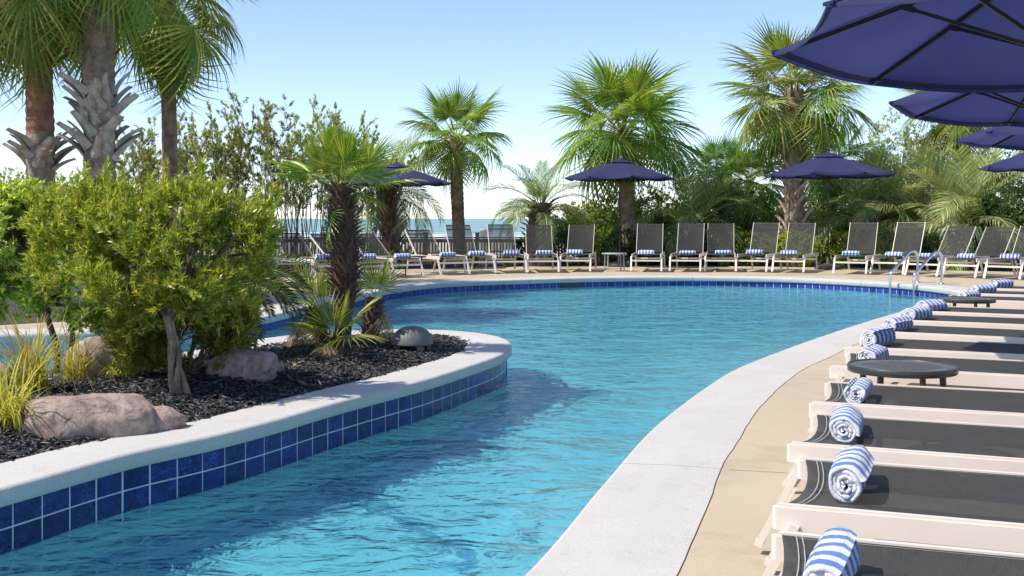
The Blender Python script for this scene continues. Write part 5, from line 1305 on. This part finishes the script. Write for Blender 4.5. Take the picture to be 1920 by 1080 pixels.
# ------------------------------------------------------------------ umbrellas
def umbrella(x, y, rim, Rr, rot, label, rise=None, tilt=(0, 0), sides=8, group='blue umbrellas'):
    t = empty('umbrella', (x, y, 0)); tag(t, label, 'umbrella', group); rise = rise or Rr * .33
    nr = 8; ns = 6
    def P(k, u, s):
        """panel k, u from hub 0 to rim 1, s across the panel 0..1"""
        a0 = rot + 2 * PI * k / sides; a1 = rot + 2 * PI * (k + 1) / sides
        A = Vector((math.cos(a0), math.sin(a0), 0)); B = Vector((math.cos(a1), math.sin(a1), 0))
        d = A.lerp(B, s) * Rr * u
        sagu = .045 * math.sin(PI * s) * u * u; d *= 1 - .035 * math.sin(PI * s) * u
        z = rim + rise * (1 - u) ** 0.92 - sagu * .9 + tilt[0] * d.x + tilt[1] * d.y
        return Vector((d.x, d.y, z))
    mb = MB()
    for k in range(sides):
        vs = [P(k, .10 + .90 * i / nr, j / ns) for i in range(nr + 1) for j in range(ns + 1)]
        vs += [P(k, 1.0, j / ns) + Vector((0, 0, -.022)) for j in range(ns + 1)]
        mb.add(vs, [(i * (ns + 1) + j, (i + 1) * (ns + 1) + j, (i + 1) * (ns + 1) + j + 1, i * (ns + 1) + j + 1) for i in range(nr + 1) for j in range(ns)], False)
    mb.sm = [True] * len(mb.sm)
    cn = mb.build('canopy', M['canopy'], t)
    # hem sewn along the rim
    mb = MB()
    for k in range(sides):
        vs = []
        for u in (.968, .998):
            for j in range(ns + 1): vs.append(P(k, u, j / ns) + Vector((0, 0, -.004)))
        mb.add(vs, [(j, ns + 1 + j, ns + 2 + j, j + 1) for j in range(ns)], True)
    mb.build('hem', M['canopy'], cn)
    # corner pockets
    for k in range(sides):
        mb = MB(); c = P(k, .975, 0); d = Vector((c.x, c.y, 0)).normalized(); mb.bar(c - d * .06 - Vector((0, 0, .012)), c + d * .035 - Vector((0, 0, .016)), .075, .018)
        mb.build('corner_pocket', M['canopy'], cn)
    mb = MB()   # vent
    for k in range(sides):
        vs = []
        for i in range(4):
            for j in range(ns + 1):
                u = .02 + .24 * i / 3; p = P(k, max(.02, u), j / ns); w = .012 * math.sin(j * 2.1 + k) * (i / 3); p.z += .05 + w - .012 * i / 3; vs.append(p)
        mb.add(vs, [(i * (ns + 1) + j, (i + 1) * (ns + 1) + j, (i + 1) * (ns + 1) + j + 1, i * (ns + 1) + j + 1) for i in range(3) for j in range(ns)], True)
    mb.build('vent', M['canopy'], cn)
    zc = rim + rise
    mb = MB(); mb.tube([(0, 0, 0.02), (0, 0, zc + .03)], .0195, 12); pole = mb.build('pole', M['frame_dark'], t)
    mb = MB(); mb.lathe([(0, zc + .035), (.03, zc + .04), (.022, zc + .06), (.012, zc + .07), (.024, zc + .095), (.028, zc + .115), (.018, zc + .14), (0, zc + .15)], 12); mb.build('finial', M['frame_dark'], t)
    hubz = rim - .08
    mb = MB(); mb.lathe([(.0, hubz - .05), (.045, hubz - .05), (.05, hubz), (.03, hubz + .04), (0, hubz + .04)], 14); mb.lathe([(0, zc - .07), (.05, zc - .07), (.05, zc - .02), (0, zc - .02)], 14); mb.build('hub', M['frame_dark'], t)
    for k in range(sides):
        a = P(k, .03, 0); b = P(k, .985, 0); mb = MB(); dn = Vector((0, 0, -.020)); mb.bar(a + dn, b + dn, .018, .026); rb = mb.build('rib', M['frame_dark'], t)
        c = P(k, .52, 0) + Vector((0, 0, -.045)); h = Vector((c.x, c.y, 0)).normalized() * .04 + Vector((0, 0, hubz)); mb = MB(); mb.bar(h, c, .012, .020); dd = (c - h).normalized(); mb.bar(c - dd * .05, c + dd * .03, .026, .034); mb.build('strut', M['frame_dark'], rb)
    mb = MB(); mb.lathe([(0, 0.002), (.30, .002), (.31, .03), (.27, .075), (.14, .11), (.05, .13), (.045, .32), (.0, .32)], 24); mb.build('base', M['base_dark'], t)
    return t
p_ = gp(743, 503); umbrella(p_.x, 26.0, hz(343, 26.0), 1.30, .25, 'navy blue umbrella standing among the left loungers behind the bright fan palm')
p_ = gp(1162, 499); umbrella(px2x(1162, 26.9), 26.9, hz(334, 26.9), 1.34, .12, 'navy blue umbrella in the middle, above the pale side table')
umbrella(px2x(1553, 25.6), 25.6, hz(328, 25.6), 1.46, .28, 'violet-blue umbrella at the right end of the far row')
umbrella(2.875, 5.815, 2.09, 1.508, 3.527, 'huge nearest blue umbrella cropped by the top right corner', tilt=(-.029, -.055))
umbrella(4.477, 9.272, 2.089, 1.30, 3.777, 'second near blue umbrella at the right edge, below the huge one', tilt=(-.039, -.028))
umbrella(6.55, 13.0, 2.09, 1.30, 3.5, 'third near umbrella, lilac tip at the right edge', tilt=(-.02, -.02))
umbrella(9.85, 20.3, 2.09, 1.32, 3.3, 'farthest near-row umbrella, lowest blue tip at the right edge')

# ------------------------------------------------------------------ ladder rails
def build_ladder():
    t = empty('pool_ladder', (6.80, 19.75, 0)); tag(t, 'pair of stainless steel ladder handrails at the far right pool edge', 'ladder')
    nrm = Vector((.86, .50, 0)); tan = Vector((.50, -.86, 0))
    for k, s in enumerate((-.06, .46)):
        o = tan * s; prof = [(-.12, -.81), (-.12, .10), (-.115, .16), (-.09, .205), (.36, .535), (.42, .565), (.48, .572), (.535, .555), (.575, .51), (.59, .45), (.595, .20), (.595, 0.0)]
        # smooth the profile
        pts = []
        for i in range(len(prof) - 1):
            for q in range(3):
                u = q / 3; pts.append((prof[i][0] * (1 - u) + prof[i + 1][0] * u, prof[i][1] * (1 - u) + prof[i + 1][1] * u))
        pts.append(prof[-1])
        mb = MB(); mb.tube([o + nrm * a + Vector((0, 0, z)) for a, z in pts], .024, 12); mb.build('handrail', M['steel'], t)
        mb = MB(); c = o + nrm * .595; mb.lathe([(0, .022), (.05, .020), (.055, .008), (.055, .0)], 16, c); mb.build('flange', M['steel'], t)
    for z in (-.38, -.56, -.74):
        mb = MB(); mb.bar(tan * -.06 + nrm * -.12 + Vector((0, 0, z)), tan * .46 + nrm * -.12 + Vector((0, 0, z)), .09, .03); mb.build('step', M['frame_white'], t)
build_ladder()

for o in bpy.data.objects:
    if o.type == 'MESH' and (o.name.split('.')[0] in ('pool_floor', 'sun_patch_ledge', 'pool_wall', 'island_wall', 'basin_plaster', 'floor_tile', 'tile')): o.cycles.is_caustics_receiver = True
